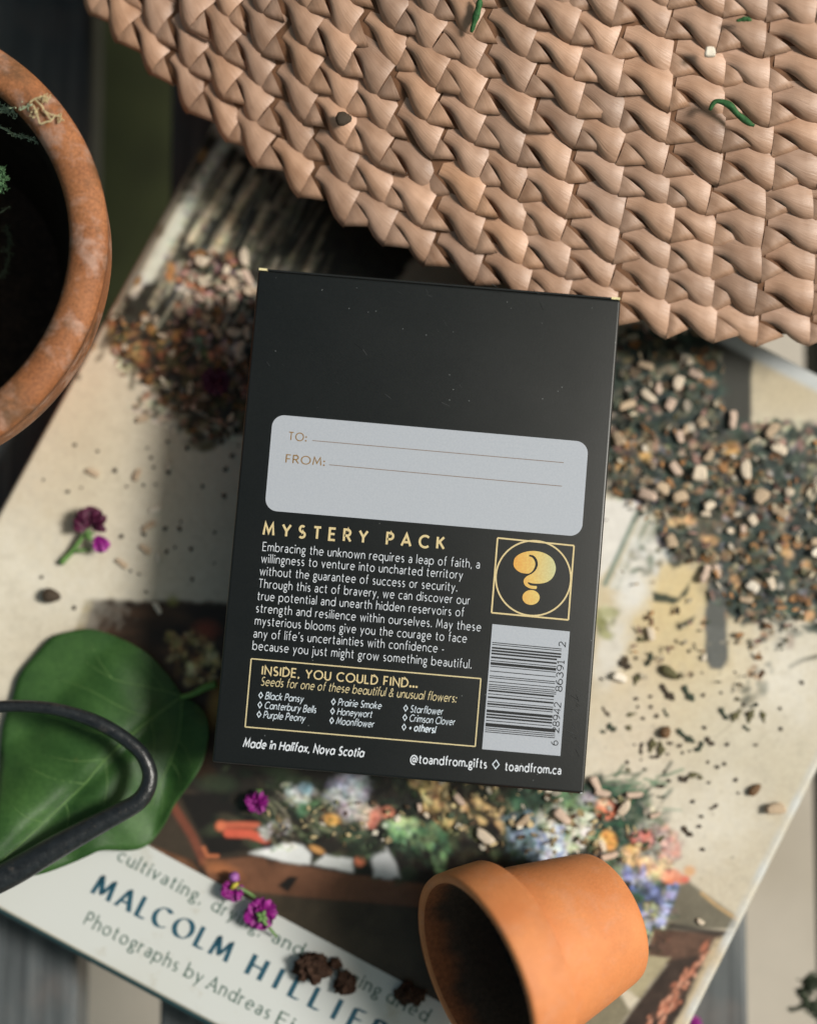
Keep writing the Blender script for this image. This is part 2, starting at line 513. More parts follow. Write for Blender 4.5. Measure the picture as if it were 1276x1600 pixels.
def poly(pts, c, soft=3.0, al=1.0, wob=0.0, warp=None):
    p = np.asarray(pts, float); pad = soft * 2 + wob + 4
    s = sub(p[:, 0].min() - pad, p[:, 1].min() - pad, p[:, 0].max() + pad, p[:, 1].max() + pad)
    x = XX[s].astype(float); y = YY[s].astype(float)
    if x.size == 0: return
    if wob:
        x = x + (N2[s] - .5) * wob * 2 + (N3[s] - .5) * wob; y = y + (N3[s] - .5) * wob * 2
    ins = np.zeros(x.shape, bool); dist = np.full(x.shape, 1e9)
    for k in range(len(p)):
        (x0, y0), (x1, y1) = p[k], p[(k + 1) % len(p)]
        cond = ((y0 > y) != (y1 > y)) & (x < (x1 - x0) * (y - y0) / (y1 - y0 + 1e-9) + x0)
        ins ^= cond
        dx, dy = x1 - x0, y1 - y0
        t = np.clip(((x - x0) * dx + (y - y0) * dy) / (dx * dx + dy * dy + 1e-9), 0, 1)
        dist = np.minimum(dist, np.hypot(x - x0 - t * dx, y - y0 - t * dy))
    sd_ = np.where(ins, dist, -dist)
    mk = np.clip(.5 + sd_ / (2 * soft), 0, 1) * al
    col = lin(c) if not callable(c) else c(s)
    IMG[s] = IMG[s] * (1 - mk[..., None]) + col * mk[..., None]
def ell(cx, cy, rx, ry, c, ang=0, soft=.3, al=1.0, wob=0.0):
    r = max(rx, ry) * 1.4 + 4 + wob
    s = sub(cx - r, cy - r, cx + r, cy + r)
    x = XX[s] - cx; y = YY[s] - cy
    if x.size == 0: return
    if wob: x = x + (N3[s] - .5) * wob * 2; y = y + (N2[s] - .5) * wob * 2
    a = math.radians(ang); u = (x * math.cos(a) + y * math.sin(a)) / rx; v = (-x * math.sin(a) + y * math.cos(a)) / ry
    d = np.hypot(u, v)
    mk = np.clip((1 + soft - d) / (2 * soft), 0, 1) * al
    IMG[s] = IMG[s] * (1 - mk[..., None]) + lin(c) * mk[..., None]
def stroke(pts, w, c, soft=2.0, al=1.0):
    p = np.asarray(pts, float); pad = w + soft * 2 + 4
    s = sub(p[:, 0].min() - pad, p[:, 1].min() - pad, p[:, 0].max() + pad, p[:, 1].max() + pad)
    x = XX[s]; y = YY[s]
    if x.size == 0: return
    dist = np.full(x.shape, 1e9)
    for k in range(len(p) - 1):
        (x0, y0), (x1, y1) = p[k], p[k + 1]; dx, dy = x1 - x0, y1 - y0
        t = np.clip(((x - x0) * dx + (y - y0) * dy) / (dx * dx + dy * dy + 1e-9), 0, 1)
        dist = np.minimum(dist, np.hypot(x - x0 - t * dx, y - y0 - t * dy))
    mk = np.clip(.5 + (w / 2 - dist) / (2 * soft), 0, 1) * al
    IMG[s] = IMG[s] * (1 - mk[..., None]) + lin(c) * mk[..., None]
def inside(x, y, p):
    r = False
    for k in range(len(p)):
        (x0, y0), (x1, y1) = p[k], p[(k + 1) % len(p)]
        if (y0 > y) != (y1 > y) and x < (x1 - x0) * (y - y0) / (y1 - y0 + 1e-9) + x0: r = not r
    return r
PR = random.Random(11)
def scatter(p, n, cols, s0, s1, ang=None, asp=(1, 2.2), al=(.5, 1), soft=.4, wob=0):
    xs = [q[0] for q in p]; ys = [q[1] for q in p]
    k = 0
    while k < n:
        x, y = PR.uniform(min(xs), max(xs)), PR.uniform(min(ys), max(ys))
        k += 1
        if not inside(x, y, p): continue
        r = PR.uniform(s0, s1) * PR.uniform(.6, 1); a = PR.uniform(0, 180) if ang is None else ang + PR.uniform(-14, 14)
        c = PR.choice(cols); v = PR.uniform(.82, 1.15)
        ell(x, y, r * PR.uniform(*asp), r, tuple(min(255, q * v) for q in c), a, soft, PR.uniform(*al), wob)

# plaster wall: warm and cool patches
blend(np.clip((N1 - .45) * 2.2, 0, .55), lin((222, 213, 192)))
blend(np.clip((.5 - N4) * 2.0, 0, .45), lin((188, 174, 146)))
ell(1030, 1000, 120, 130, (214, 190, 134), 20, .6, .75, 30)
ell(1060, 920, 60, 50, (222, 196, 134), 0, .6, .7, 20)
ell(1230, 600, 110, 60, (196, 180, 146), 0, .6, .9, 10)
ell(985, 1130, 60, 90, (214, 200, 178), 0, .6, .6, 20)
ell(120, 620, 70, 140, (206, 184, 150), 25, .7, .6, 30)
blend(np.clip((N3 - .62) * 3, 0, .18), lin((160, 148, 122)))
# straw bundle, upper left
D1 = [(318, 200), (660, 390), (620, 450), (420, 450), (400, 560), (385, 640), (330, 660), (285, 600), (225, 600), (172, 548), (170, 505), (205, 470), (262, 390)]
poly(D1, (48, 47, 38), 6, 1, 14)
for k in range(230):
    x = PR.uniform(270, 520); y = PR.uniform(230, 480)
    l = PR.uniform(30, 110); a = math.radians(PR.uniform(112, 124))
    c = PR.choice([(190, 184, 156), (206, 200, 172), (150, 146, 122), (150, 146, 122), (112, 110, 92), (84, 84, 70), (168, 152, 120), (40, 42, 36), (30, 30, 26), (96, 104, 100)])
    stroke([(x, y), (x + l * math.cos(a), y + l * math.sin(a))], PR.uniform(2, 6), c, 2, PR.uniform(.35, .85))
stroke([(352, 222), (322, 268), (232, 432)], 19, (206, 208, 190), 5, .95)
stroke([(372, 262), (345, 300), (300, 372)], 12, (214, 200, 164), 5, .9)
stroke([(400, 280), (372, 322), (338, 388)], 11, (222, 202, 160), 4, .95)
stroke([(418, 322), (398, 362)], 9, (214, 196, 162), 4, .9)
stroke([(440, 330), (425, 370)], 9, (140, 130, 108), 4, .8)
ell(216, 436, 12, 9, (196, 198, 190), 0, .5)
stroke([(258, 440), (238, 474)], 10, (172, 164, 132), 4, .7)
stroke([(330, 205), (190, 470), (160, 540)], 13, (62, 48, 30), 5, .8)
scatter([(305, 215), (322, 235), (180, 520), (120, 640), (100, 640), (180, 460)], 130, [(170, 120, 50), (80, 62, 34), (190, 138, 60), (50, 42, 28), (210, 180, 120)], 3, 8, 118, (1, 2.5))
FL = [(172, 495), (240, 500), (290, 560), (265, 600), (200, 590), (170, 560)]
scatter(FL, 90, [(150, 92, 44), (136, 80, 40), (110, 68, 36), (160, 124, 66), (70, 50, 32), (130, 112, 60)], 3, 8)
for x, y in ((268, 418), (266, 432), (238, 515), (228, 498), (274, 526), (281, 518)): ell(x, y, 9, 6, (204, 140, 60), 60, .5, .8)
scatter([(280, 395), (400, 400), (392, 600), (330, 650), (290, 600), (275, 500)], 190, [(200, 176, 160), (206, 150, 136), (60, 44, 34), (32, 28, 22), (186, 120, 70), (170, 160, 150), (40, 34, 28)], 3, 9)
scatter([(250, 560), (380, 560), (390, 680), (320, 700), (240, 640)], 150, [(44, 38, 30), (30, 26, 20), (120, 96, 50), (90, 84, 50), (64, 54, 36)], 4, 12)
scatter([(210, 570), (300, 600), (290, 660), (210, 640)], 30, [(80, 70, 48), (60, 52, 36), (150, 96, 46)], 3, 8)
stroke([(212, 570), (205, 605)], 9, (70, 66, 50), 3, .8)
ell(310, 537, 6, 13, (150, 178, 172), 15, .5, .9); ell(320, 555, 5, 12, (120, 140, 66), -25, .5)
scatter([(370, 560), (392, 560), (385, 640), (368, 640)], 20, [(196, 110, 56), (210, 140, 110), (70, 46, 30)], 3, 8)
# dark box at the lower left, its dried flowers and the table
poly([(140, 936), (360, 942), (360, 1260), (270, 1262), (120, 1200), (112, 1010)], (60, 44, 30), 4, 1, 4)
poly([(132, 938), (146, 938), (120, 1030), (100, 1040)], (150, 130, 76), 3, .8)
scatter([(150, 940), (350, 945), (345, 1030), (150, 1010)], 60, [(40, 30, 22), (86, 60, 38), (30, 24, 18)], 6, 18, 0, (2, 5), (.3, .6))
scatter([(262, 985), (335, 1000), (335, 1060), (290, 1075), (265, 1030)], 110, [(196, 170, 96), (170, 140, 70), (150, 112, 50), (210, 190, 130), (90, 60, 30)], 3, 8)
ell(322, 985, 18, 14, (150, 62, 26), 0, .6, .9); ell(270, 938, 8, 8, (150, 150, 50), 0, .6, .7)
ell(338, 1100, 12, 30, (190, 140, 40), 10, .6, .9)
poly([(90, 1190), (300, 1210), (360, 1250), (330, 1190), (400, 1186), (930, 1236), (930, 1700), (660, 1580), (232, 1322)], (44, 40, 34), 4)
poly([(240, 1225), (300, 1236), (430, 1330), (300, 1344), (225, 1318)], (66, 56, 44), 4, 1, 4)
poly([(278, 1240), (420, 1240), (420, 1322), (330, 1340)], (32, 29, 26), 4)
stroke([(268, 1256), (300, 1306), (318, 1345)], 13, (126, 66, 44), 3)
stroke([(318, 1325), (324, 1338), (340, 1338)], 5, (206, 110, 54), 2)
wood = lambda s: (lin((122, 78, 50)) * (0.55 + .8 * N2[s][..., None]))
poly([(318, 1345), (400, 1338), (520, 1362), (676, 1384), (664, 1420), (480, 1404), (330, 1392)], wood, 3)
ell(345, 1358, 26, 10, (178, 104, 48), 20, .6, .8, 6)
poly([(250, 1336), (320, 1385), (480, 1404), (670, 1420), (720, 1640), (660, 1570)], lambda s: lin((70, 60, 44)) * (.6 + .8 * N2[s][..., None]), 4)
poly([(236, 1322), (300, 1345), (330, 1392), (300, 1376)], lambda s: lin((110, 72, 44)) * (.6 + .8 * N3[s][..., None]), 3)
poly([(434, 1384), (452, 1370), (466, 1371), (450, 1394)], (30, 26, 22), 2)
# basket arrangement below the box
scatter([(340, 1200), (930, 1240), (930, 1330), (660, 1350), (640, 1376), (420, 1330), (340, 1290)], 420, [(40, 52, 38), (58, 72, 50), (30, 34, 28), (84, 96, 66), (26, 24, 20), (70, 64, 48)], 4, 15, None, (1, 3), (.4, .9), .4, 4)
poly([(388, 1332), (440, 1318), (472, 1319), (486, 1334), (486, 1352), (440, 1346)], (226, 228, 226), 3, 1, 3)
poly([(492, 1352), (508, 1336), (530, 1340), (552, 1344), (552, 1364)], (226, 228, 226), 3, 1, 3)
poly([(584, 1340), (606, 1326), (620, 1350), (628, 1374), (584, 1370)], (218, 220, 222), 3, 1, 5)
ell(544, 1236, 28, 24, (200, 204, 218), 0, .5, 1, 10); ell(548, 1262, 16, 16, (206, 200, 196), 0, .5, .9, 6)
poly([(560, 1256), (590, 1262), (584, 1290), (566, 1298), (552, 1276)], (210, 190, 170), 4, .9, 6)
stroke([(346, 1290), (372, 1289), (402, 1290)], 10, (204, 92, 54), 2); ell(345, 1291, 8, 8, (224, 110, 60), 0, .4)
stroke([(356, 1302), (390, 1303), (416, 1312)], 14, (220, 84, 46), 2)
scatter([(405, 1288), (450, 1284), (462, 1296), (425, 1312), (404, 1306)], 60, [(206, 206, 202), (170, 172, 170), (60, 60, 52)], 2, 6)
scatter([(445, 1225), (490, 1235), (484, 1258), (450, 1250)], 40, [(204, 206, 202), (140, 150, 150), (60, 74, 54)], 3, 7)
ell(477, 1233, 10, 9, (130, 170, 184), 0, .5); ell(461, 1246, 8, 10, (210, 214, 210), 0, .5); ell(478, 1252, 6, 8, (200, 206, 196), 0, .5)
for k in range(60):
    x, y = PR.uniform(395, 520), PR.uniform(1235, 1300); a = math.radians(PR.uniform(20, 55)); l = PR.uniform(20, 50)
    stroke([(x, y), (x + l * math.cos(a), y + l * math.sin(a))], 2.5, PR.choice([(120, 122, 92), (74, 84, 60), (150, 150, 120)]), 1.5, .6)
ell(473, 1266, 8, 12, (74, 120, 84), 20, .5); ell(487, 1258, 14, 6, (70, 104, 66), -30, .5)
ell(518, 1281, 13, 8, (226, 166, 60), 10, .4); ell(495, 1328, 12, 5, (222, 156, 70), 25, .4)
ell(586, 1275, 9, 13, (222, 132, 104), 20, .4); ell(605, 1270, 10, 9, (214, 120, 84), 0, .4); ell(580, 1290, 7, 7, (226, 140, 108), 0, .4)
ell(562, 1346, 8, 8, (232, 122, 70), 0, .4)
ell(625, 1287, 13, 10, (196, 220, 150), 0, .4); ell(645, 1289, 9, 10, (186, 214, 140), 0, .4); stroke([(602, 1290), (625, 1296), (655, 1306)], 7, (206, 216, 196), 2)
scatter([(596, 1295), (700, 1290), (690, 1360), (620, 1330)], 90, [(96, 140, 96), (64, 104, 70), (130, 168, 110), (48, 64, 48)], 3, 9, 60, (1, 3))
scatter([(520, 1290), (580, 1300), (600, 1360), (560, 1340)], 70, [(60, 80, 58), (90, 110, 76), (40, 48, 38)], 3, 9)
for (x0, y0, x1, y1, n) in ((640, 1205, 705, 1300, 150), (690, 1240, 800, 1300, 40)):
    scatter([(x0, y0), (x1, y0 + 10), (x1, y1), (x0 + 20, y1 - 30)], n, [(214, 182, 112), (196, 160, 92), (224, 198, 136), (120, 96, 56), (50, 44, 32)], 2.5, 7, 60, (1, 2.4))
for x, y in ((700, 1290), (702, 1278), (745, 1252), (760, 1264), (775, 1272), (782, 1290), (752, 1282), (766, 1268)): ell(x, y, 9, 6, (212, 178, 110), 40, .4, .9, 3)
# wildflower bouquet, right of the small pot
scatter([(800, 1235), (950, 1225), (1010, 1240), (1085, 1400), (1040, 1480), (960, 1480), (880, 1350), (790, 1340)], 420, [(36, 66, 50), (30, 52, 42), (52, 92, 66), (24, 36, 32), (70, 110, 80)], 5, 15, None, (1, 2.5), (.5, 1), .4, 4)
poly([(905, 1225), (935, 1205), (960, 1240), (1000, 1255), (1040, 1290), (1055, 1350), (1000, 1345), (930, 1320)], (34, 62, 48), 4, .9, 8)
for k in range(70):
    x, y = PR.uniform(925, 1040), PR.uniform(1210, 1320); a = math.radians(PR.uniform(-70, 20)); l = PR.uniform(12, 30)
    stroke([(x, y), (x + l * math.cos(a), y + l * math.sin(a))], PR.uniform(2, 5), PR.choice([(46, 92, 64), (64, 122, 86), (28, 54, 42)]), 1.5, .8)
ell(880, 1296, 42, 30, (222, 224, 204), -15, .45, .95, 12); scatter([(835, 1290), (920, 1270), (935, 1320), (850, 1345)], 90, [(230, 232, 214), (190, 206, 160), (236, 236, 226), (150, 170, 130)], 3, 8)
scatter([(832, 1300), (880, 1290), (885, 1345), (835, 1350)], 60, [(196, 208, 230), (150, 168, 208), (220, 226, 236), (110, 130, 170)], 3, 7)
scatter([(790, 1275), (840, 1270), (835, 1345), (790, 1340)], 70, [(90, 116, 130), (70, 96, 96), (120, 146, 160), (54, 76, 62)], 3, 8)
for x, y in ((800, 1308), (815, 1304), (830, 1298)): ell(x, y, 8, 7, (128, 154, 178), 0, .4)
ell(905, 1255, 30, 14, (120, 156, 104), 10, .5, .7, 10); ell(918, 1250, 14, 10, (190, 186, 200), 0, .5, .8)
ell(947, 1266, 16, 14, (232, 118, 76), 0, .25); ell(943, 1255, 12, 7, (238, 176, 142), 0, .5, .8)
ell(950, 1314, 13, 16, (238, 168, 52), -20, .25); ell(941, 1322, 5, 12, (240, 224, 190), -15, .4)
ell(1004, 1313, 18, 14, (198, 70, 60), 20, .25); ell(1000, 1316, 9, 8, (130, 44, 44), 0, .5); ell(1013, 1310, 8, 12, (222, 90, 72), 20, .5, .8)
scatter([(1030, 1295), (1055, 1305), (1060, 1345), (1035, 1345)], 60, [(200, 60, 50), (160, 44, 44), (224, 92, 70), (110, 36, 36)], 4, 9)
for x, y, c in ((988, 1345, 0), (1002, 1350, 0), (1012, 1346, 1), (1020, 1355, 0), (1027, 1364, 1), (983, 1330, 1), (990, 1328, 0), (1040, 1349, 1), (1008, 1358, 0)):
    ell(x, y, 11, 9, ((226, 170, 84), (236, 190, 110))[c], 20, .35, .95, 3)
ell(1050, 1371, 17, 13, (230, 130, 86), 15, .25); ell(1070, 1375, 7, 7, (222, 100, 70), 0, .4); ell(1077, 1361, 9, 8, (226, 160, 84), 0, .4)
scatter([(972, 1350), (1005, 1360), (1010, 1400), (985, 1390)], 60, [(96, 116, 190), (70, 86, 150), (140, 156, 214), (40, 60, 76)], 3, 7)
scatter([(1000, 1385), (1060, 1385), (1055, 1430), (1000, 1430)], 80, [(120, 140, 204), (88, 104, 170), (160, 176, 220), (48, 66, 80), (40, 56, 56)], 3, 8)
scatter([(1005, 1410), (1045, 1420), (1035, 1470), (1010, 1490)], 90, [(206, 210, 160), (170, 186, 124), (222, 224, 190), (150, 150, 190), (60, 80, 60)], 3, 7)
for x, y in ((1038, 1425), (1033, 1440), (1049, 1398)): ell(x, y, 9, 8, (160, 166, 216), 0, .5)
# table planks at the right end
poly([(1062, 1384), (1076, 1378), (1150, 1432), (1150, 1452), (1040, 1452), (1030, 1470)], lambda s: lin((112, 106, 88)) * (.7 + .6 * N2[s][..., None]), 3)
stroke([(1096, 1396), (1120, 1416), (1150, 1436)], 5, (196, 160, 104), 2)
poly([(1020, 1452), (1150, 1456), (1120, 1500), (1060, 1510), (1008, 1500)], lambda s: lin((98, 70, 54)) * (.7 + .6 * N3[s][..., None]), 3)
stroke([(1050, 1448), (1140, 1462)], 9, (56, 50, 44), 3, .9)
poly([(1008, 1492), (1046, 1498), (1000, 1560), (960, 1540)], (168, 158, 122), 3, 1, 5)
poly([(1046, 1500), (1110, 1490), (1130, 1462), (1112, 1500), (1056, 1600), (1000, 1700), (900, 1700), (985, 1580)], lambda s: lin((60, 46, 38)) * (.6 + .8 * N3[s][..., None]), 4)
poly([(960, 1540), (985, 1580), (940, 1640), (880, 1640), (900, 1590)], lambda s: lin((130, 122, 96)) * (.6 + .7 * N2[s][..., None]), 3, 1, 4)
for k in range(70):
    t = PR.random(); x = 1112 + (1020 - 1112) * t + PR.uniform(-12, 12); y = 1480 + 120 * t + PR.uniform(-8, 8)
    ell(x, y, PR.uniform(3, 9), PR.uniform(2, 4), PR.choice([(206, 128, 92), (184, 104, 70), (220, 150, 116), (90, 60, 46)]), -55 + PR.uniform(-20, 20), .5, .8)
poly([(1118, 1466), (1146, 1458), (1080, 1600), (1040, 1660), (1056, 1600)], (196, 176, 140), 4, .9, 4)
# hanging dried bunches, right
G1 = [(945, 505), (1130, 520), (1132, 650), (1168, 668), (1210, 655), (1300, 668), (1300, 975), (1262, 970), (1235, 972), (1200, 980), (1162, 975), (1135, 958), (1105, 940), (1110, 902), (1100, 878), (1048, 882), (1030, 850), (1020, 800), (992, 786), (958, 778), (945, 770)]
poly(G1, (52, 66, 60), 4, 1, 10)
poly([(1126, 520), (1176, 520), (1172, 690), (1130, 690)], (66, 66, 60), 3, 1, 2)
poly([(1040, 800), (1120, 800), (1118, 880), (1050, 882)], (82, 80, 64), 6, .8, 8)
scatter(G1, 420, [(38, 52, 48), (64, 82, 74), (80, 92, 80), (30, 40, 38), (96, 88, 70)], 5, 14, None, (1, 2.5), (.4, .9))
G2 = [(950, 690), (1120, 690), (1290, 690), (1290, 960), (1180, 970), (1130, 940), (1040, 840), (950, 770)]
scatter(G2, 520, [(150, 116, 80), (176, 142, 98), (128, 104, 78), (176, 162, 132), (196, 190, 178), (140, 108, 80), (128, 122, 130), (84, 96, 86), (70, 82, 76)], 2, 6.5, None, (1, 1.8), (.5, 1))
scatter([(950, 520), (1125, 540), (1125, 700), (950, 700)], 120, [(150, 130, 90), (110, 104, 80), (190, 180, 150), (90, 96, 84), (160, 120, 100), (60, 40, 40)], 2.5, 8, None, (1, 2), (.4, .9))
scatter([(1160, 655), (1290, 660), (1290, 700), (1170, 700)], 60, [(200, 190, 150), (180, 176, 150), (160, 120, 110), (60, 76, 66)], 3, 7)
for x, y, c in ((970, 728, (206, 158, 84)), (1008, 712, (204, 160, 84)), (1138, 706, (206, 160, 84)), (1145, 700, (200, 150, 76)), (1110, 846, (210, 160, 100)), (1137, 866, (200, 150, 100)), (1054, 815, (206, 170, 110)), (1076, 813, (214, 170, 110)), (1230, 866, (200, 156, 96)), (1260, 888, (206, 156, 96)), (1148, 909, (210, 160, 100)), (1123, 945, (196, 140, 96)), (1125, 960, (214, 150, 90)), (1107, 972, (222, 160, 90)), (1140, 790, (160, 116, 76)), (1140, 800, (176, 130, 84)), (1262, 962, (206, 160, 100))):
    ell(x, y, 11, 8, c, PR.uniform(0, 180), .4, .9, 3)
poly([(1106, 905), (1136, 905), (1138, 1020), (1128, 1046), (1110, 1044), (1100, 1030)], (92, 94, 90), 3, 1, 4)
poly([(1104, 980), (1134, 980), (1132, 1030), (1124, 1046), (1108, 1040)], (104, 106, 102), 3, .8, 4)
# window glimpse beside the box
poly([(940, 780), (998, 784), (965, 870), (935, 905)], (226, 222, 214), 3)
for d, c, w in ((0, (110, 134, 124), 8), (14, (206, 206, 196), 8), (24, (120, 140, 128), 6), (34, (190, 194, 184), 6), (42, (150, 156, 140), 6)):
    stroke([(996 + d * .7, 800 + d * .5), (945 + d * .8, 912 + d * .3)], w, c, 2, .85)
ell(1012, 868, 26, 24, (224, 224, 220), 0, .5, .9, 14); ell(990, 920, 26, 34, (224, 222, 216), 20, .5, .9, 10); ell(955, 1010, 24, 60, (222, 220, 214), 15, .5, .7, 10)
scatter([(985, 850), (1040, 850), (1030, 900), (985, 890)], 36, [(90, 104, 84), (130, 120, 84), (210, 206, 196)], 3, 7)
scatter([(935, 950), (962, 955), (955, 1000), (935, 990)], 26, [(150, 150, 90), (120, 124, 76), (200, 196, 160)], 4, 9)
poly([(1018, 925), (1060, 935), (1078, 908), (1074, 930), (1050, 944), (1020, 940)], (62, 70, 54), 2, 1, 3)
poly([(1055, 978), (1086, 962), (1082, 972), (1060, 986)], (74, 74, 58), 2)
stroke([(1234, 1042), (1252, 1032), (1276, 1026)], 7, (90, 86, 66), 2)
poly([(1250, 978), (1290, 972), (1290, 990), (1262, 988)], (62, 76, 66), 2, 1, 4)
scatter([(1150, 965), (1250, 960), (1240, 1000), (1200, 1020)], 36, [(70, 84, 72), (60, 72, 60), (150, 110, 80), (170, 160, 140)], 3, 8)
scatter([(1170, 1030), (1215, 1040), (1195, 1085), (1165, 1110), (1150, 1130), (1165, 1060)], 46, [(64, 76, 64), (84, 90, 72), (160, 116, 70), (50, 60, 50)], 3, 8)
poly([(1186, 1072), (1172, 1092), (1142, 1128), (1190, 1085)], (150, 142, 120), 3, .7)
stroke([(1142, 1132), (1118, 1152)], 2, (150, 140, 116), 1.5, .7)
stroke([(1033, 1246), (1034, 1264)], 2.5, (176, 166, 140), 1.5, .8)
ell(1180, 1180, 110, 60, (196, 186, 160), 40, .7, .5, 40); ell(1090, 1290, 90, 50, (222, 216, 200), -30, .7, .6, 40); ell(60, 900, 90, 60, (222, 216, 198), 30, .7, .6, 40); ell(150, 740, 60, 110, (196, 182, 150), 20, .7, .5, 30); ell(1230, 1060, 40, 60, (226, 220, 206), 0, .7, .6, 30)
# speckles of age on the plaster
scatter([(930, 980), (1290, 980), (1200, 1420), (1080, 1370), (930, 1200)], 60, [(150, 140, 116), (170, 160, 140)], 1.2, 3, None, (1, 1.5), (.3, .7))

SPK = field(9, 41, 2) - .5; SPK2 = field(5, 42, 2) - .5; SPK3 = np.stack([field(11, 43 + q_, 2) - .5 for q_ in range(3)], -1)
def speckle(p, a=1.0):
    k_ = np.asarray(p, float); s = sub(k_[:, 0].min(), k_[:, 1].min(), k_[:, 0].max(), k_[:, 1].max())
    x = XX[s] + (N2[s] - .5) * 40; y = YY[s] + (N2[s] - .5) * 40; ins = np.zeros(x.shape, bool)
    for q in range(len(k_)):
        (x0, y0), (x1, y1) = k_[q], k_[(q + 1) % len(k_)]
        ins ^= ((y0 > y) != (y1 > y)) & (x < (x1 - x0) * (y - y0) / (y1 - y0 + 1e-9) + x0)
    m_ = ins[..., None] * a
    IMG[s] = np.clip(IMG[s] * (1 + m_ * (1.5 * SPK[s][..., None] + 1.3 * SPK2[s][..., None] + 0.45 * SPK3[s])), .004, .9)
speckle([(420, 1200), (930, 1230), (1010, 1250), (1050, 1300), (1060, 1380), (1045, 1490), (960, 1480), (700, 1400), (610, 1330), (400, 1325), (420, 1280)], .8)
speckle(G1, .8); speckle(FL, .8); speckle(D1, .5); speckle([(280, 395), (400, 400), (392, 690), (300, 690), (200, 640), (275, 500)], .9); speckle([(255, 980), (340, 990), (340, 1065), (265, 1060)], .9)
gray = IMG.mean(2, keepdims=True)
IMG[:] = gray + (IMG - gray) * .82
IMG *= (1 + (N3 - .5) * .22 + (field(7, 9, 2) - .5) * .07)[..., None]
# ---- jacket: fine sheet over the front board, rolled over its edges
RJ = .0014
def axis(lo, hi, n):
    t = np.linspace(lo, hi, n)
    e = np.linspace(0, 1, 5)[1:]
    return np.concatenate([lo - (e[::-1]) * .0042, t, hi + e * .0042]), n + 8
NA, NB = 640, 640
ua, na = axis(A0 + RJ, A1 - RJ, NA); ub, nb = axis(B0 + RJ, B1 - RJ, NB)
def roll(u, lo, hi):
    """distance along the sheet -> (position, drop)"""
    over = np.where(u < lo, lo - u, np.where(u > hi, u - hi, 0.0)); sgn = np.where(u < lo, -1.0, 1.0)
    arc = RJ * math.pi / 2
    th = np.clip(over / RJ, 0, math.pi / 2)
    pos = np.where(u < lo, lo, np.where(u > hi, hi, u)) + sgn * np.where(over > 0, RJ * np.sin(th), 0)
    drop = np.where(over > 0, RJ * (1 - np.cos(th)) + np.maximum(0, over - arc), 0)
    return pos, drop
pa, da = roll(ua, A0 + RJ, A1 - RJ); pb, db = roll(ub, B0 + RJ, B1 - RJ)
GA, GB = np.meshgrid(pa, pb, indexing='ij')
GD = np.maximum.outer(da, db)
wz = field_z = 0.00016 * np.sin(GA * 60 + 1) * np.sin(GB * 47)
V = GA[..., None] * EX + GB[..., None] * EY
V[..., 2] = ZB - GD + np.where(GD > 0, 0, wz)
V = V.reshape(-1, 3)
px, py = proj(np.c_[V[:, :2], np.full(len(V), ZB)])
fx = np.clip((px + OX) / RES, 0, CW - 2.001); fy = np.clip((py + OY) / RES, 0, CH - 2.001)
ix = fx.astype(int); iy = fy.astype(int); tx = (fx - ix)[:, None]; ty = (fy - iy)[:, None]
CC = (IMG[iy, ix] * (1 - tx) + IMG[iy, ix + 1] * tx) * (1 - ty) + (IMG[iy + 1, ix] * (1 - tx) + IMG[iy + 1, ix + 1] * tx) * ty
ga = GA.ravel(); gb_ = GB.ravel()
edge_rnd = rng.random(len(ga))
eB = np.clip((B0 + .0022 - gb_) / .0006, 0, 1)[:, None]                      # dark teal printed strip along the foot
CC = CC * (1 - eB) + lin((40, 66, 70)) * eB
eR = np.clip((ga - (A1 - .0034)) / .0012, 0, 1)[:, None] * (.55 + .4 * np.sin(gb_ * 420)[:, None] * np.sin(gb_ * 131 + 1)[:, None])
CC = CC * (1 - eR) + lin((196, 198, 196)) * eR                               # highlight of the rounded right edge, painted in as pale colour
eT = np.clip((gb_ - (B1 - .006)) / .002, 0, 1)[:, None]
CC = CC * (1 - eT) + lin((196, 200, 200)) * eT
iu = np.arange(na - 1)[:, None] * nb + np.arange(nb - 1)[None]
F = np.stack([iu, iu + nb, iu + nb + 1, iu + 1], -1).reshape(-1, 4)
jm, nt, b = newmat('printed_jacket')
at = nd(nt, 'ShaderNodeAttribute', attribute_name='Col')
gl = noise(nt, 900, 3, vec=objco(nt))
nt.links.new(mix(nt, .05, at.outputs['Color'], ramp(nt, gl, [(.35, (0, 0, 0)), (.65, (1, 1, 1))]).outputs['Color'], 'OVERLAY'), b.inputs['Base Color'])
b.inputs['Roughness'].default_value = .38
b.inputs['Specular IOR Level'].default_value = .35
bump(nt, b, noise(nt, 60, 4, vec=objco(nt)), .08, .001)
off = np.array(book.location)
me = bpy.data.meshes.new('printed_jacket')
me.vertices.add(len(V)); me.vertices.foreach_set('co', (V - off).ravel())
me.loops.add(F.size); me.loops.foreach_set('vertex_index', F.ravel().astype(np.int32))
me.polygons.add(len(F)); me.polygons.foreach_set('loop_start', (np.arange(len(F)) * 4).astype(np.int32))
me.polygons.foreach_set('use_smooth', np.ones(len(F), bool))
me.update(calc_edges=True); me.validate()
ca = me.color_attributes.new('Col', 'FLOAT_COLOR', 'POINT')
ca.data.foreach_set('color', np.c_[CC, np.ones(len(CC))].astype(np.float32).ravel())
me.materials.append(jm)
jk = bpy.data.objects.new('printed_jacket', me); COL.objects.link(jk); jk.parent = book

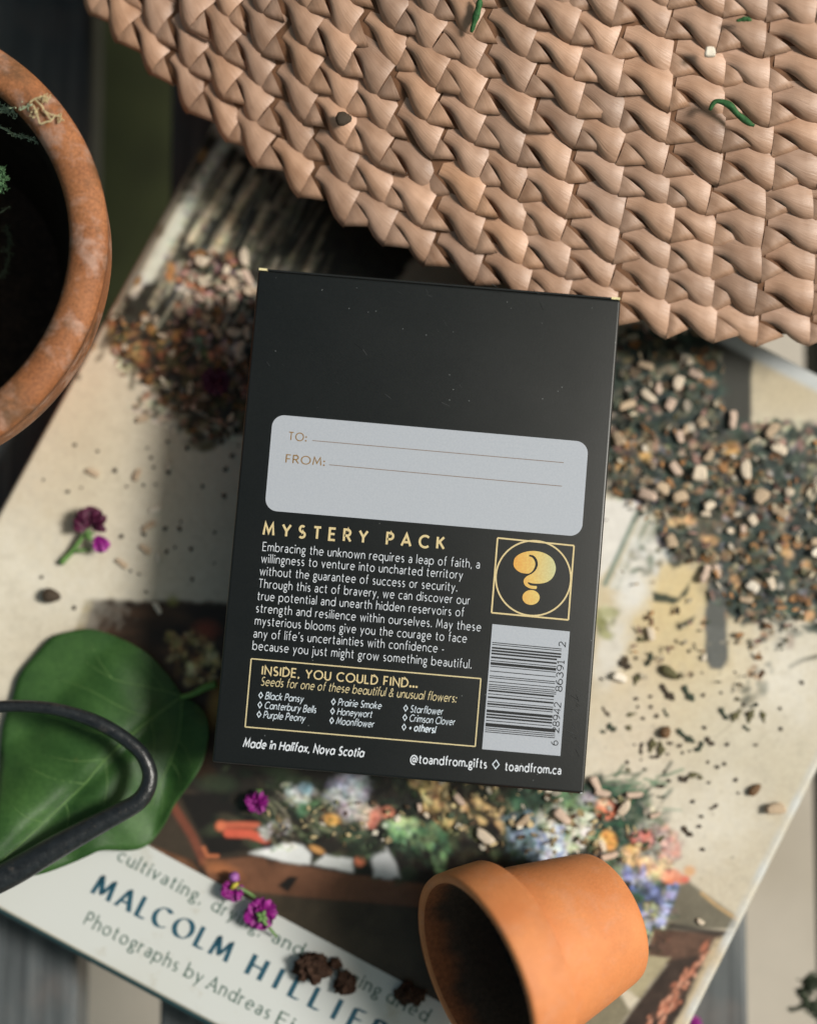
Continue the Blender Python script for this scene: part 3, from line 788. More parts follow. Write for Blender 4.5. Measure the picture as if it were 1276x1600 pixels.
# ---- white title panel and its lettering
m, nt, b = newmat('title_panel')
co = objco(nt)
s1 = noise(nt, 60, 6, .65, co); s2 = noise(nt, 14, 4, .5, co)
c = mix(nt, ramp(nt, s2, [(.4, (0, 0, 0)), (.75, (.5, .5, .5))]).outputs['Color'], L4(203, 206, 203), L4(194, 191, 178))
c = mix(nt, ramp(nt, s1, [(.60, (0, 0, 0)), (.78, (.55, .55, .55))]).outputs['Color'], c, L4(160, 146, 112))
nt.links.new(c, b.inputs['Base Color'])
b.inputs['Roughness'].default_value = .42
ZP = ZB + .00026
tb = np.array(P(232, 1322, ZP)) @ EY
pts = [bk(A0 + .002, B0 + .0023, ZP), bk(np.array(P(705, 1640, ZP)) @ EX, B0 + .0023, ZP), bk(np.array(P(705, 1640, ZP)) @ EX, tb, ZP), bk(A0 + .002, tb, ZP)]
obj('title_panel', pts, [(0, 1, 2, 3)], m, book, False)
pt = Print(ZP + .00004, 5070.0)
blue = lin((32, 80, 98)); grn = lin((44, 84, 72))
for w_, a_, e_ in (('cultivating,', (182.5, 1343.5), (312, 1412)), ('drying,', (329, 1421), (405, 1462)), ('and', (424, 1471.5), (468, 1494)), ('arranging', (483, 1502), (590, 1558)), ('dried', (602, 1564), (664, 1597))):
    pt.text(w_, a_, e_, 19, grn, .10, .36, .03, .14)
pt.text('MALCOLM', (144, 1395), (352, 1502.5), 30, blue, .07, .46, 0, .28)
pt.text('HILLIER', (385, 1521), (592, 1630), 30, blue, .07, .66, 0, .28)
for w_, a_, e_ in (('Photographs', (130.6, 1444), (274, 1518.5)), ('by', (287, 1525), (311.5, 1538)), ('Andreas', (322.4, 1543.5), (417.3, 1593)), ('Ei', (430.6, 1600), (452, 1611))):
    pt.text(w_, a_, e_, 20, grn, .10, .36, 0, .14)
m, nt, b = newmat('printing_ink')
at = nd(nt, 'ShaderNodeAttribute', attribute_name='Col')
nt.links.new(at.outputs['Color'], b.inputs['Base Color']); b.inputs['Roughness'].default_value = .45
ink_m = m
pt.mb.build('title_lettering', ink_m, book, False)
# ------------------------------------------------------------------ the gift box
ZT = 0.0600
TH = -0.0844895
BW, BH = 0.1050, 0.14154
MBX = Matrix.Rotation(TH, 4, 'Z')
carton = thing('seed_gift_box', (0, 0, ZB + .0003), 'black printed seed gift box with silver gift tag panel and barcode lying on the book', 'gift box')
m, nt, b = newmat('black_card')
co = objco(nt)
sp = nd(nt, 'ShaderNodeTexVoronoi', Scale=900.0); sp.feature = 'F1'
nt.links.new(co, sp.inputs['Vector'])
cl = noise(nt, 55, 3, .6, co)
spm = nd(nt, 'ShaderNodeMath', operation='LESS_THAN'); nt.links.new(sp.outputs['Distance'], spm.inputs[0]); spm.inputs[1].default_value = .15
sel = nd(nt, 'ShaderNodeSeparateColor'); nt.links.new(sp.outputs['Color'], sel.inputs[0])
gt = nd(nt, 'ShaderNodeMath', operation='MULTIPLY_ADD'); nt.links.new(cl, gt.inputs[0]); gt.inputs[1].default_value = .5; nt.links.new(sel.outputs[0], gt.inputs[2])
gt2 = nd(nt, 'ShaderNodeMath', operation='GREATER_THAN'); nt.links.new(gt.outputs[0], gt2.inputs[0]); gt2.inputs[1].default_value = 1.235
dm = nd(nt, 'ShaderNodeMath', operation='MULTIPLY'); nt.links.new(spm.outputs[0], dm.inputs[0]); nt.links.new(gt2.outputs[0], dm.inputs[1])
grain = noise(nt, 2600, 2, .6, co)
basec = ramp(nt, grain, [(.3, (.0035, .0046, .0044)), (.7, (.0075, .0092, .0092))]).outputs['Color']
nt.links.new(mix(nt, dm.outputs[0], basec, (.12, .13, .13, 1)), b.inputs['Base Color'])
rg = ramp(nt, noise(nt, 30, 5, .6, co), [(.3, (.36, .36, .36)), (.7, (.41, .41, .41))])
nt.links.new(rg.outputs['Color'], b.inputs['Roughness'])
b.inputs['Specular IOR Level'].default_value = .55
bump(nt, b, grain, .06, .0002)
card_m = m
bm = box_bm(bmesh.new(), -BW / 2, BW / 2, -BH / 2, BH / 2, ZB + .0006, ZT, .0008, 4, MBX)
body = bm_obj('carton_body', bm, card_m, carton, True)
cut_m = simple('cut_card_edge', lin((226, 214, 164)), .7, .15, 3000, .1)
white_m = simple('worn_card_edge', lin((200, 206, 208)), .7, .2, 4000, .1)
def bxl(x, y, z):
    v = MBX @ Vector((x, y, z)); return (v.x, v.y, v.z)
def slab(mb, x0, x1, y0, y1, z0, z1):
    vs = [bxl(x, y, z) for z in (z0, z1) for y in (y0, y1) for x in (x0, x1)]
    mb.add(vs, [(0, 2, 3, 1), (4, 5, 7, 6), (0, 1, 5, 4), (2, 6, 7, 3), (0, 4, 6, 2), (1, 3, 7, 5)])
fl = MB()                                                     # tuck flap: thin card standing a hair proud of the top edge
slab(fl, -BW / 2 + .0028, BW / 2 - .0028, BH / 2 + .00005, BH / 2 + .00055, ZB + .002, ZT - .00025)
fl.build('tuck_flap', card_m, carton, False)
for (x0, x1) in ((-BW / 2 + .0002, -BW / 2 + .0025), (BW / 2 - .0027, BW / 2 - .0002)):
    tb_ = MB(); slab(tb_, x0, x1, BH / 2 + .00006, BH / 2 + .0007, ZT - .012, ZT - .0002)
    tb_.build('flap_edge', cut_m, carton, False)
wr = MB()
slab(wr, BW / 2 - .0010, BW / 2 - .0004, -BH / 2 + .0001, -BH / 2 + .0007, ZT - .0009, ZT - .00018)
wr.build('worn_edge', white_m, carton, False)

# printing on the lid
KB = 5480.0
silver_m, nt, b = newmat('silver_panel')
gr = noise(nt, 1800, 3, vec=objco(nt))
nt.links.new(ramp(nt, gr, [(.3, L4(174, 180, 190)), (.7, L4(182, 187, 196))]).outputs['Color'], b.inputs['Base Color'])
b.inputs['Roughness'].default_value = .45; b.inputs['Metallic'].default_value = .15
bump(nt, b, gr, .05, .0002)
def rrect(corners, r):
    c = [np.array(q, float) for q in corners]; out = []
    for k in range(4):
        p0, p1, p2 = c[k - 1], c[k], c[(k + 1) % 4]
        u = (p0 - p1) / np.linalg.norm(p0 - p1); v = (p2 - p1) / np.linalg.norm(p2 - p1)
        cc = p1 + r * u + r * v
        for j in range(9):
            t = j / 8 * math.pi / 2
            out.append(tuple(cc - r * u * math.sin(t) - r * v * math.cos(t)))
    return out
ps = Print(ZT + .00006, KB)
ps.pxpoly(rrect([(426.3, 647.2), (919.3, 690.6), (908.3, 838.6), (413.2, 797.3)], 19), (1, 1, 1))
o = ps.mb.build('gift_tag_panel', silver_m, carton, False)
tag_ink = lin((138, 104, 44)); brn = lin((128, 108, 92))
pg = Print(ZT + .00010, KB)
pg.text('TO:', (450.5, 687.2), (478.0, 689.6), 12.4, tag_ink, .12, .30)
pg.text('FROM:', (446.7, 722.6), (506.2, 727.6), 12.4, tag_ink, .12, .30)
pg.pxline([(487.8, 688.2), (880.2, 722.8)], 1.0, brn); pg.pxline([(514.1, 726.1), (877.8, 759.6)], 1.0, brn)
pg.mb.build('tag_lettering', ink_m, o, False)
W_ = (.67, .71, .77)
pw = Print(ZT + .00006, KB)
for s, a, e in (
    ('Embracing the unknown requires a leap of faith, a', (410.2, 860.3), (748.6, 888.2)),
    ('willingness to venture into uncharted territory', (408.0, 878.6), (722.0, 904.8)),
    ('without the guarantee of success or security.', (405.8, 898.3), (713.4, 924.0)),
    ('Through this act of bravery, we can discover our', (403.8, 918.0), (733.0, 944.6)),
    ('true potential and unearth hidden reservoirs of', (402.0, 937.2), (724.0, 963.4)),
    ('strength and resilience within ourselves. May these', (399.8, 956.4), (750.4, 986.4)),
    ('mysterious blooms give you the courage to face', (398.2, 975.9), (728.2, 1004.2)),
    ('any of life\u2019s uncertainties with confidence -', (395.9, 995.8), (692.8, 1020.2)),
    ('because you just might grow something beautiful.', (394.4, 1015.0), (735.6, 1044.6))):
    pw.text(s, a, e, 13.2, W_, .090, .27)
B_ = (.62, .70, .78)
for s, a, e, w in (('Black Pansy', (414.2, 1092.3), (472.8, 1097.4), .12), ('Canterbury Bells', (413.0, 1107.2), (492.8, 1114.2), .12), ('Purple Peony', (411.4, 1121.9), (475.4, 1127.6), .12),
    ('Prairie Smoke', (528.0, 1102.4), (594.6, 1108.0), .12), ('Honeywort', (526.6, 1117.0), (580.2, 1121.4), .12), ('Moonflower', (524.9, 1131.7), (583.0, 1136.8), .12),
    ('Starflower', (640.6, 1112.8), (690.8, 1117.0), .12), ('Crimson Clover', (639.2, 1127.2), (709.4, 1133.4), .12), ('+ others!', (638.4, 1141.3), (679.0, 1145.4), .19)):
    pw.text(s, a, e, 10.4, B_, w, .21, .2, False, True)
def diamond(x, y, w, h, lw=1.3):
    a = math.radians(4.8); ca, sa = math.cos(a), math.sin(a)
    q = [(0, -h), (w, 0), (0, h), (-w, 0), (0, -h)]
    pw.pxline([(x + u * ca - v * sa, y + u * sa + v * ca) for u, v in q], lw, B_)
for x, y in ((407.3, 1086.6), (406, 1101.5), (404.6, 1116.4), (520.8, 1096.8), (519.4, 1111.4), (518.1, 1126.1), (633.7, 1106.7), (632.4, 1121.4), (631, 1136.3)): diamond(x, y, 3.0, 4.6)
pw.text('Made in Halifax, Nova Scotia', (379.8, 1167.2), (567.0, 1183.0), 12.6, W_, .185, .27, .2, False, True)
pw.text('@toandfrom.gifts', (641.0, 1191.6), (759.6, 1200.6), 12.6, W_, .16, .27)
diamond(774.5, 1194.8, 5.2, 6.8, 1.5)
pw.text('toandfrom.ca', (789.0, 1203.8), (875.6, 1210.2), 12.6, W_, .16, .27)
sr_ = random.Random(9)
for k in range(46):                                             # faint scuffs and hairline scratches in the varnish
    x, y = (sr_.uniform(884, 903), sr_.uniform(1060, 1185)) if k < 22 else (sr_.uniform(400, 940), sr_.uniform(440, 640))
    a = math.radians(sr_.uniform(25, 75)); l = sr_.uniform(3, 14)
    if k >= 22 and 800 < x and y > 600: continue
    pw.pxline([(x, y), (x + l * math.cos(a), y + l * math.sin(a))], sr_.uniform(.35, .7), sr_.choice([(.03, .034, .035), (.002, .002, .002), (.045, .048, .05)]))
pw.mb.build('white_lettering', ink_m, carton, False)

gold_m, nt, b = newmat('gold_foil')
at = nd(nt, 'ShaderNodeAttribute', attribute_name='Col')
gn = noise(nt, 1600, 3, vec=objco(nt))
nt.links.new(mix(nt, .12, at.outputs['Color'], ramp(nt, gn, [(.35, (.1, .1, .1)), (.65, (.9, .9, .9))]).outputs['Color'], 'OVERLAY'), b.inputs['Base Color'])
b.inputs['Roughness'].default_value = .4; b.inputs['Metallic'].default_value = .25
GO = lin((224, 204, 156)); GY = lin((222, 206, 162))
pg = Print(ZT + .00006, KB)
pg.text('MYSTERY PACK', (411.5, 835.2), (692.6, 857.6), 18.0, GO, .20, .78)
pg.text('INSIDE, YOU COULD FIND...', (409.3, 1053.8), (650.8, 1074.8), 12.8, GO, .165, .30)
pg.text('Seeds for one of these beautiful & unusual flowers:', (407.2, 1070.8), (711.6, 1097.6), 12.8, GY, .108, .23, .2, False, True)
fr = [(392.4, 1029.4), (751.0, 1060.6), (742.2, 1166.6), (382.9, 1136.0)]
for k in range(4): pg.pxline([fr[k], fr[(k + 1) % 4]], 1.9, GY)
pg.mb.build('gold_lettering', gold_m, carton, False)
pe = Print(ZT + .00006, KB)
def e_(x, y): return (740 + x / 6.38, 820 + y / 6.38)
sq = [e_(237, 131), e_(999, 208), e_(942, 949), e_(177, 877)]
for k in range(4): pe.pxline([sq[k], sq[(k + 1) % 4]], 2.5, GO)
cx_, cy_ = e_(593, 533)
pe.pxline([(cx_ + 58.6 * math.cos(t), cy_ + 58.6 * math.sin(t)) for t in np.linspace(0, 2 * math.pi, 73)], 2.5, GO)
emb = pe.mb.build('emblem', gold_m, carton, False)
q1 = [(395, 385), (410, 330), (470, 285), (560, 262), (640, 265), (720, 290), (785, 340), (815, 410), (812, 470), (780, 535), (720, 575), (650, 587), (590, 585), (560, 578), (545, 572), (538, 582), (560, 602), (600, 610), (626, 612), (624, 638), (590, 640), (550, 630), (515, 608), (497, 578), (500, 545), (525, 515), (560, 495), (520, 487), (470, 478), (425, 450), (400, 415)]
q1 = spline(q1 + [q1[0]], 3)[:-1]
def gcol(x, y):
    t = min(1, max(0, (x - 395) / 420)); k = min(1, max(0, (y - 262) / 380))
    a = np.array(lin((232, 172, 88))); m_ = np.array(lin((228, 198, 120))); c_ = np.array(lin((206, 206, 158)))
    v = a * (1 - t / .55) + m_ * (t / .55) if t < .55 else m_ * (1 - (t - .55) / .45) + c_ * ((t - .55) / .45)
    return v
pq = MB()
bmq = bmesh.new()
def flat(pts, z):
    vs = [bmq.verts.new(P(*e_(x, y), ZT + z)) for x, y in pts]
    f = bmq.faces.new(vs); bmesh.ops.triangulate(bmq, faces=[f])
flat(q1, .00007)
flat([(570 + 86 * math.cos(t), 725 + 74 * math.sin(t)) for t in np.linspace(0, 2 * math.pi, 40)[:-1]], .00007)
bmq.verts.index_update()
vs = [v.co[:] for v in bmq.verts]
cols = []
for v in vs:
    x, y = proj(np.array(v)); cols.append(gcol((x - 740) * 6.38, (y - 820) * 6.38))
fs = [[v.index for v in f.verts] for f in bmq.faces]; bmq.free()
qm = obj('question_mark', vs, fs, gold_m, emb, False, None, np.array(cols))
pd = Print(ZT + .00012, KB)
sp_ = spline([(552, 306), (592, 318), (620, 358), (625, 405), (602, 455), (558, 490), (500, 492)], 5)
wv = np.interp(np.linspace(0, 1, len(sp_)), [0, .25, .5, .8, 1], [17, 24, 24, 14, 8])
L_, R_ = [], []
tt = np.gradient(sp_, axis=0); tt /= np.linalg.norm(tt, axis=1)[:, None]
for p_, t_, w_ in zip(sp_, tt, wv):
    L_.append((p_[0] - t_[1] * w_ / 2, p_[1] + t_[0] * w_ / 2)); R_.append((p_[0] + t_[1] * w_ / 2, p_[1] - t_[0] * w_ / 2))
n_ = len(sp_)
pd.shape([P(*e_(*q), pd.z)[:2] for q in L_ + R_], [(k, k + 1, n_ + k + 1, n_ + k) for k in range(n_ - 1)], (.012, .013, .013))
pd.mb.build('curl_line', ink_m, emb, False)
# barcode panel
ps = Print(ZT + .00006, KB)
bc = [np.array(q) for q in ((769.0, 975.2), (890.0, 986.9), (875.1, 1181.5), (752.9, 1170.8))]
ps.pxpoly([tuple(q) for q in bc], (1, 1, 1))
bp_ = ps.mb.build('barcode_panel', silver_m, carton, False)
LC = {'0': '0001101', '1': '0011001', '2': '0010011', '3': '0111101', '4': '0100011', '5': '0110001', '6': '0101111', '7': '0111011', '8': '0110111', '9': '0001011'}
code = '628942863912'
bits = '101' + ''.join(LC[d] for d in code[:6]) + '01010' + ''.join(''.join('1' if q == '0' else '0' for q in LC[d]) for d in code[6:]) + '101'
def bq(s, t):                                                   # s across (0 left .. 1 right), t up from the foot of the panel
    return tuple((bc[3] * (1 - s) + bc[2] * s) * (1 - t) + (bc[0] * (1 - s) + bc[1] * s) * t)
pb_ = Print(ZT + .00010, KB)
t0_, t1_ = .137, .858
k = 0
while k < 95:
    if bits[k] == '1':
        j = k
        while j < 95 and bits[j] == '1': j += 1
        long_ = k < 10 or k >= 85 or 45 <= k < 50
        s1_ = .912 if (k < 10 or k >= 85) else (.885 if 45 <= k < 50 else .862)
        ta, tb2 = t0_ + (t1_ - t0_) * (k + .08) / 95, t0_ + (t1_ - t0_) * (j - .08) / 95
        pb_.pxpoly([bq(.02, tb2), bq(s1_, tb2), bq(s1_, ta), bq(.02, ta)], (.010, .011, .012))
        k = j
    else: k += 1
for s, ta, tb2 in (('6', .082, .118), ('28942', .185, .425), ('86391', .515, .760), ('2', .875, .912)):
    pb_.text(s, bq(.957, ta), bq(.957, tb2), 10.0, (.02, .022, .024), .105, .17)
pb_.mb.build('barcode_lines', ink_m, bp_, False)
# ------------------------------------------------------------------ the woven mat
MC = np.array([0.1135, 0.3236]); MR = 0.2700
PIT, ROW = 0.0140, 0.0085
def matz(r, az):
    d = np.clip(MR - r, 0, 1)
    return 0.0515 + 0.36 * d - 0.40 * d * d + 0.0012 * np.sin(az * 9 + 1)
Lc = np.array([(-1, 0), (-.78, .03), (-.58, .15), (-.38, .31), (-.18, .43), (.03, .486)])
wr2 = np.random.default_rng(21)
def sm(x): x = np.clip(x, 0, 1); return x * x * (3 - 2 * x)
def lower(t):
    q = spline(Lc, 6); s = np.linspace(0, 1, len(q))
    return np.c_[np.interp(t, s, q[:, 0]), np.interp(t, s, q[:, 1])]
NT, NW = 9, 8
T_ = np.linspace(0, 1, NT); W__ = np.linspace(0, 1, NW)
LOW = lower(T_)
UPP = np.c_[-1 + T_, np.full(NT, -.44)]
def unit():
    j = wr2.normal(0, 1.35, 8)
    kb = 1 + .07 * j[0]; lift = .045 * j[1]; tw = .05 * j[2]; sh = .03 * j[3]
    lo = LOW * np.array([1, 1 + .06 * j[4]]) + np.array([sh, 0]) * T_[:, None]
    uv3, fs, uvs = [], [], []
    gu = wr2.uniform(0, 50); gv = wr2.uniform(0, 50)
    for i in range(NT):
        t = T_[i]
        for w in W__:
            p = UPP[i] * (1 - w) + lo[i] * w
            zb = .03 + .24 * sm((p[1] + .42) / .52) * kb - .05 * sm((p[1] - .12) / .35)
            zb += .03 * math.sin(math.pi * t) * math.sin(math.pi * min(1, w * 1.0)) + lift * t
            zb *= .30 + .70 * sm(t / .55)
            zb -= .10 * sm((w - .80) / .20) ** 1.5
            zb -= .06 * sm((t - .90) / .10)
            zb += tw * (t - .5) * (w - .5)
            uv3.append((p[0], p[1], zb)); uvs.append((gu + t * 1.0, gv + w * 1.0))
    for i in range(NT - 1):
        for k in range(NW - 1):
            a = i * NW + k
            fs.append((a, a + 1, a + NW + 1, a + NW))
    n0 = len(uv3)                                             # skirt under the rolled lower-left edge
    for i in range(NT):
        p = np.array(uv3[i * NW + NW - 1]); uv3.append((p[0] + .015, p[1] - .035, p[2] - .17)); uvs.append(uvs[i * NW + NW - 1])
    for i in range(NT - 1):
        fs.append((i * NW + NW - 1, n0 + i, n0 + i + 1, (i + 1) * NW + NW - 1))
    B = np.array([lo[-1][0] + .004, lo[-1][1] - .01]); Tt = np.array([.012, -.02]); R = np.array([.56 + .03 * j[5], .275 + .02 * j[6]])
    n1 = len(uv3); K = 5; idx = {}
    for a in range(K + 1):
        for b_ in range(K + 1 - a):
            u, v = a / K, b_ / K
            p = Tt * (1 - u - v) + B * u + R * v
            z = (.25 * (1 - u - v) + .22 * u + .17 * v) * kb + lift + .27 * (u * (1 - u - v) + u * v + v * (1 - u - v)) * .50
            z -= .085 * max(0, 1 - v * 4.0)
            z -= .06 * sm((u + v - .8) / .2) * (1 if v > 0.01 else .3)
            idx[a, b_] = len(uv3); uv3.append((p[0], p[1], z)); uvs.append((gu + 7 + v, gv + 3 + u))
    for a in range(K):
        for b_ in range(K - a):
            fs.append((idx[a, b_], idx[a + 1, b_], idx[a, b_ + 1]))
            if b_ + 1 <= K - a - 1: fs.append((idx[a + 1, b_], idx[a + 1, b_ + 1], idx[a, b_ + 1]))
    n2 = len(uv3)
    ed = [idx[K - b_, b_] for b_ in range(K + 1)]
    for q in ed:
        p = uv3[q]; uv3.append((p[0] - .02, p[1] - .05, p[2] - .16)); uvs.append(uvs[q])
    for k in range(K): fs.append((ed[k], n2 + k, n2 + k + 1, ed[k + 1]))
    return np.array(uv3), fs, np.array(uvs)
mv, mf, muv, mc, base_n = [], [], [], [], 0
straw = thing('woven_mat', (MC[0], MC[1], .08), 'large round tan woven straw mat with thick folded braid rows', 'woven mat')
for row in range(20):
    r0 = MR - .0068 - row * ROW
    n = int(2 * math.pi * r0 / PIT)
    ph = -math.pi / 2 + wr2.normal(0, .05) * PIT / r0
    for k in range(n):
        az0 = ph + k * 2 * math.pi / n
        vv, ff, uu = unit()
        az = az0 + vv[:, 0] * (2 * math.pi / n) + 0.0012 * math.sin(k * 1.7 + row) / r0
        r = r0 + vv[:, 1] * PIT + .0004 * math.sin(k * .7 + row * 2)
        z = matz(r, az) + vv[:, 2] * PIT * .68
        mv.append(np.c_[MC[0] + r * np.cos(az), MC[1] + r * np.sin(az), z])
        mf.extend([tuple(q + base_n for q in f) for f in ff]); muv.append(uu); base_n += len(vv)
        tone = np.clip(wr2.normal(1, .11), .70, 1.24); hue = wr2.normal(0, .02)
        c = lin((187, 150, 125)) * tone * np.array([1 + hue, 1, 1 - hue * 1.5])
        mc.append(np.repeat(c[None], len(vv), 0))
mat_m, nt, b = newmat('woven_straw')
at = nd(nt, 'ShaderNodeAttribute', attribute_name='Col')
uvn = nt.nodes.new('ShaderNodeUVMap')
mp = nd(nt, 'ShaderNodeMapping'); mp.inputs['Scale'].default_value = (2.0, 26, 1)
nt.links.new(uvn.outputs['UV'], mp.inputs['Vector'])
fib = noise(nt, 1.0, 5, .65, mp.outputs['Vector'], .6)
mp2 = nd(nt, 'ShaderNodeMapping'); mp2.inputs['Scale'].default_value = (1.2, 2.4, 1)
nt.links.new(uvn.outputs['UV'], mp2.inputs['Vector'])
big = noise(nt, 1.0, 3, .5, mp2.outputs['Vector'])
c = mix(nt, 1.0, at.outputs['Color'], ramp(nt, fib, [(.20, (.60, .56, .52)), (.36, (.92, .91, .90)), (.6, (1.0, 1.0, 1.0)), (.80, (1.10, 1.10, 1.10))]).outputs['Color'], 'MULTIPLY')
c = mix(nt, 1.0, c, ramp(nt, big, [(.3, (.78, .72, .66)), (.6, (1.05, 1.05, 1.05))]).outputs['Color'], 'MULTIPLY')
nt.links.new(c, b.inputs['Base Color'])
b.inputs['Roughness'].default_value = .46; b.inputs['Specular IOR Level'].default_value = .8
bump(nt, b, fib, .4, .0004)
obj('braid', np.concatenate(mv), mf, mat_m, straw, True, np.concatenate(muv), np.concatenate(mc))
under_m = simple('mat_core', lin((120, 84, 58)), .8, .2, 400, .3)
pr = []
for r in np.linspace(.088, MR - .0048, 14): pr.append((r, float(matz(r, 0)) - .0008))
pr2 = pr + [(MR - .004, pr[-1][1] - .0015)] + [(r, z - .003) for r, z in pr[::-1]]
lv, lf = lathe(pr2, 160)
az = np.arctan2(lv[:, 1], lv[:, 0]); lv[:, 2] += .0012 * np.sin(az * 9 + 1)
obj('core_layer', lv + np.array([MC[0], MC[1], 0]), lf, under_m, straw, True)

# ------------------------------------------------------------------ terracotta
def terracotta(name, a, bcol, rough, stain, salt, sc=1.0, grain=.25):
    m, nt, b = newmat(name)
    co = objco(nt)
    n1 = noise(nt, 45 * sc, 6, .6, co); n2 = noise(nt, 1300, 5, .7, co); n3 = noise(nt, 75 * sc, 7, .68, co, .4)
    c = ramp(nt, n1, [(.3, a), (.7, bcol)]).outputs['Color']
    c = mix(nt, 1.0, c, ramp(nt, n2, [(.3, (1 - grain, 1 - grain, 1 - grain)), (.65, (1, 1, 1))]).outputs['Color'], 'MULTIPLY')
    if salt:
        c = mix(nt, ramp(nt, n3, [(.51, (0, 0, 0)), (.63, (salt, salt, salt))]).outputs['Color'], c, L4(196, 164, 148))
    if stain:
        n4 = noise(nt, 38 * sc, 7, .7, co, .3)
        c = mix(nt, ramp(nt, n4, [(.50, (0, 0, 0)), (.66, (stain, stain, stain))]).outputs['Color'], c, L4(88, 62, 38))
    nt.links.new(c, b.inputs['Base Color'])
    b.inputs['Roughness'].default_value = rough; b.inputs['Specular IOR Level'].default_value = .45
    bump(nt, b, n2, .35, .0005)
    return m
old_m = terracotta('aged_terracotta', L4(146, 88, 50), L4(188, 124, 80), .7, .9, .5, 1.3, .6)
side_m = terracotta('pot_side', L4(186, 96, 44), L4(212, 118, 60), .65, .3, .2, 1.0, .3)
new_m = terracotta('new_terracotta', L4(206, 126, 74), L4(220, 142, 88), .6, .10, .12, 1.6, .12)
soil_m, nt, b = newmat('dark_soil')
co = objco(nt); f = noise(nt, 500, 6, .7, co)
nt.links.new(ramp(nt, f, [(.3, L4(30, 22, 16)), (.55, L4(66, 50, 40)), (.8, L4(104, 84, 68))]).outputs['Color'], b.inputs['Base Color'])
b.inputs['Roughness'].default_value = .95; bump(nt, b, f, 1.0, .002)

inner_shade_m = simple('inner_wall_shade', lin((38, 32, 22)), .9, .35, 260, .5, .2)  # shade inside the big pot, painted in as a dark wall colour
# big old pot standing on the bench, left
PC = np.array([-0.1507, 0.0775, 0.0])
bigpot = thing('flower_pot', tuple(PC + np.array([0, 0, .0002])), 'large weathered terracotta pot with white salt stains standing at the left of the book', 'flower pot')
RR, ZR = .0648, .085
pr = [(0, .0005), (.033, .0005), (.0365, .0012), (.0385, .003), (.0462, .026), (.0548, .058), (.0556, .0604)]
lv, lf = lathe(pr + [(.0515, .0604)], 128)
obj('pot_body', lv + PC, lf, side_m, bigpot)
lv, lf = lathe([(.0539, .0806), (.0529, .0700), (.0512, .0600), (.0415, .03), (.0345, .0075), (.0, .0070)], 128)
obj('shaded_inner_wall', lv + PC, lf, inner_shade_m, bigpot)
rimp = [(.0540, .0600), (.0600, .0592), (.0618, .0606), (.0628, .0650), (.0640, .0770), (.0645, .0812)]
for t in np.linspace(0, 180, 15):
    a = math.radians(t); rimp.append((.0594 + .0054 * math.cos(a), .0812 + .0042 * math.sin(a)))
rimp += [(.0543, .0785), (.0536, .068), (.0522, .0606)]
lv, lf = lathe(rimp, 160)
ang = np.arctan2(lv[:, 1], lv[:, 0]); lv[:, 2] += .0003 * np.sin(ang * 3) ; lv[:, :2] *= (1 + .003 * np.sin(ang * 5 + 1))[:, None]
obj('rim', lv + PC, lf, old_m, bigpot)
def soil_disc(name, c, r, z, parent=None, amp=.003):
    mb = MB(); R_ = np.random.default_rng(3); vs = [(c[0], c[1], z + .003)]
    for j in range(1, 13):
        for k in range(48):
            a = 2 * math.pi * k / 48; q = r * j / 12
            vs.append((c[0] + q * math.cos(a), c[1] + q * math.sin(a), z + R_.normal(0, amp * .3) + amp * math.sin(q * 300 + a * 3) * .4))
    fs = [(0, 1 + k, 1 + (k + 1) % 48) for k in range(48)]
    for j in range(11):
        for k in range(48):
            k2 = (k + 1) % 48; fs.append((1 + j * 48 + k, 1 + (j + 1) * 48 + k, 1 + (j + 1) * 48 + k2, 1 + j * 48 + k2))
    return obj(name, vs, fs, soil_m, parent)
s = soil_disc('potting_soil', PC, .0408, .028)
tag(s, kind='stuff')

# small new pot tipped over on the book
az, ti = math.radians(18.95), math.radians(26.2)
oa = np.array([math.cos(az) * math.cos(ti), math.sin(az) * math.cos(ti), -math.sin(ti)])   # from the mouth towards the base
pc = np.array([.0153, -.1255, .0610])
e1 = np.cross(oa, [0, 0, 1.0]); e1 /= np.linalg.norm(e1); e2 = np.cross(e1, oa)
def lay(lv): return pc + lv[:, :1] * e1 + lv[:, 1:2] * e2 + lv[:, 2:3] * oa
smallpot = thing('flower_pot', (pc[0] + .03, pc[1] + .01, ZB + .0006), 'small clean orange terracotta pot tipped on its side below the black box', 'flower pot')
rp = []
for t in np.linspace(-90, 90, 9):
    a = math.radians(t); rp.append((.02855 + .00145 * math.cos(a) * 1.0, .0012 + .0012 * math.sin(a)))
rp = [(.0272, .0008), (.0276, .0001), (.0290, .0000), (.0297, .0003), (.0300, .0012), (.02985, .006), (.0293, .0130), (.02925, .0134), (.0290, .0137), (.0286, .0138), (.0256, .01385)]
ci = rp.index((.0293, .0130))
rm = MB()
for piece in (rp[:ci + 1] + [(.02925, .01335)], [(.02925, .01335), (.0290, .0137), (.0287, .0138)], [(.0287, .0138), (.0246, .01385)]):   # crisp back edge: separate normals
    lv, lf = lathe(piece, 128); rm.add(lay(lv), lf)
rm.build('rim', new_m, smallpot)
bp2 = [(.0252, .0125), (.02515, .01383), (.0243, .022), (.0221, .034), (.0201, .0440), (.0195, .0458), (.0188, .0466), (.0176, .0468), (.0045, .0468), (.0045, .0440)]
lv, lf = lathe(bp2, 128); obj('pot_body', lay(lv), lf, new_m, smallpot)
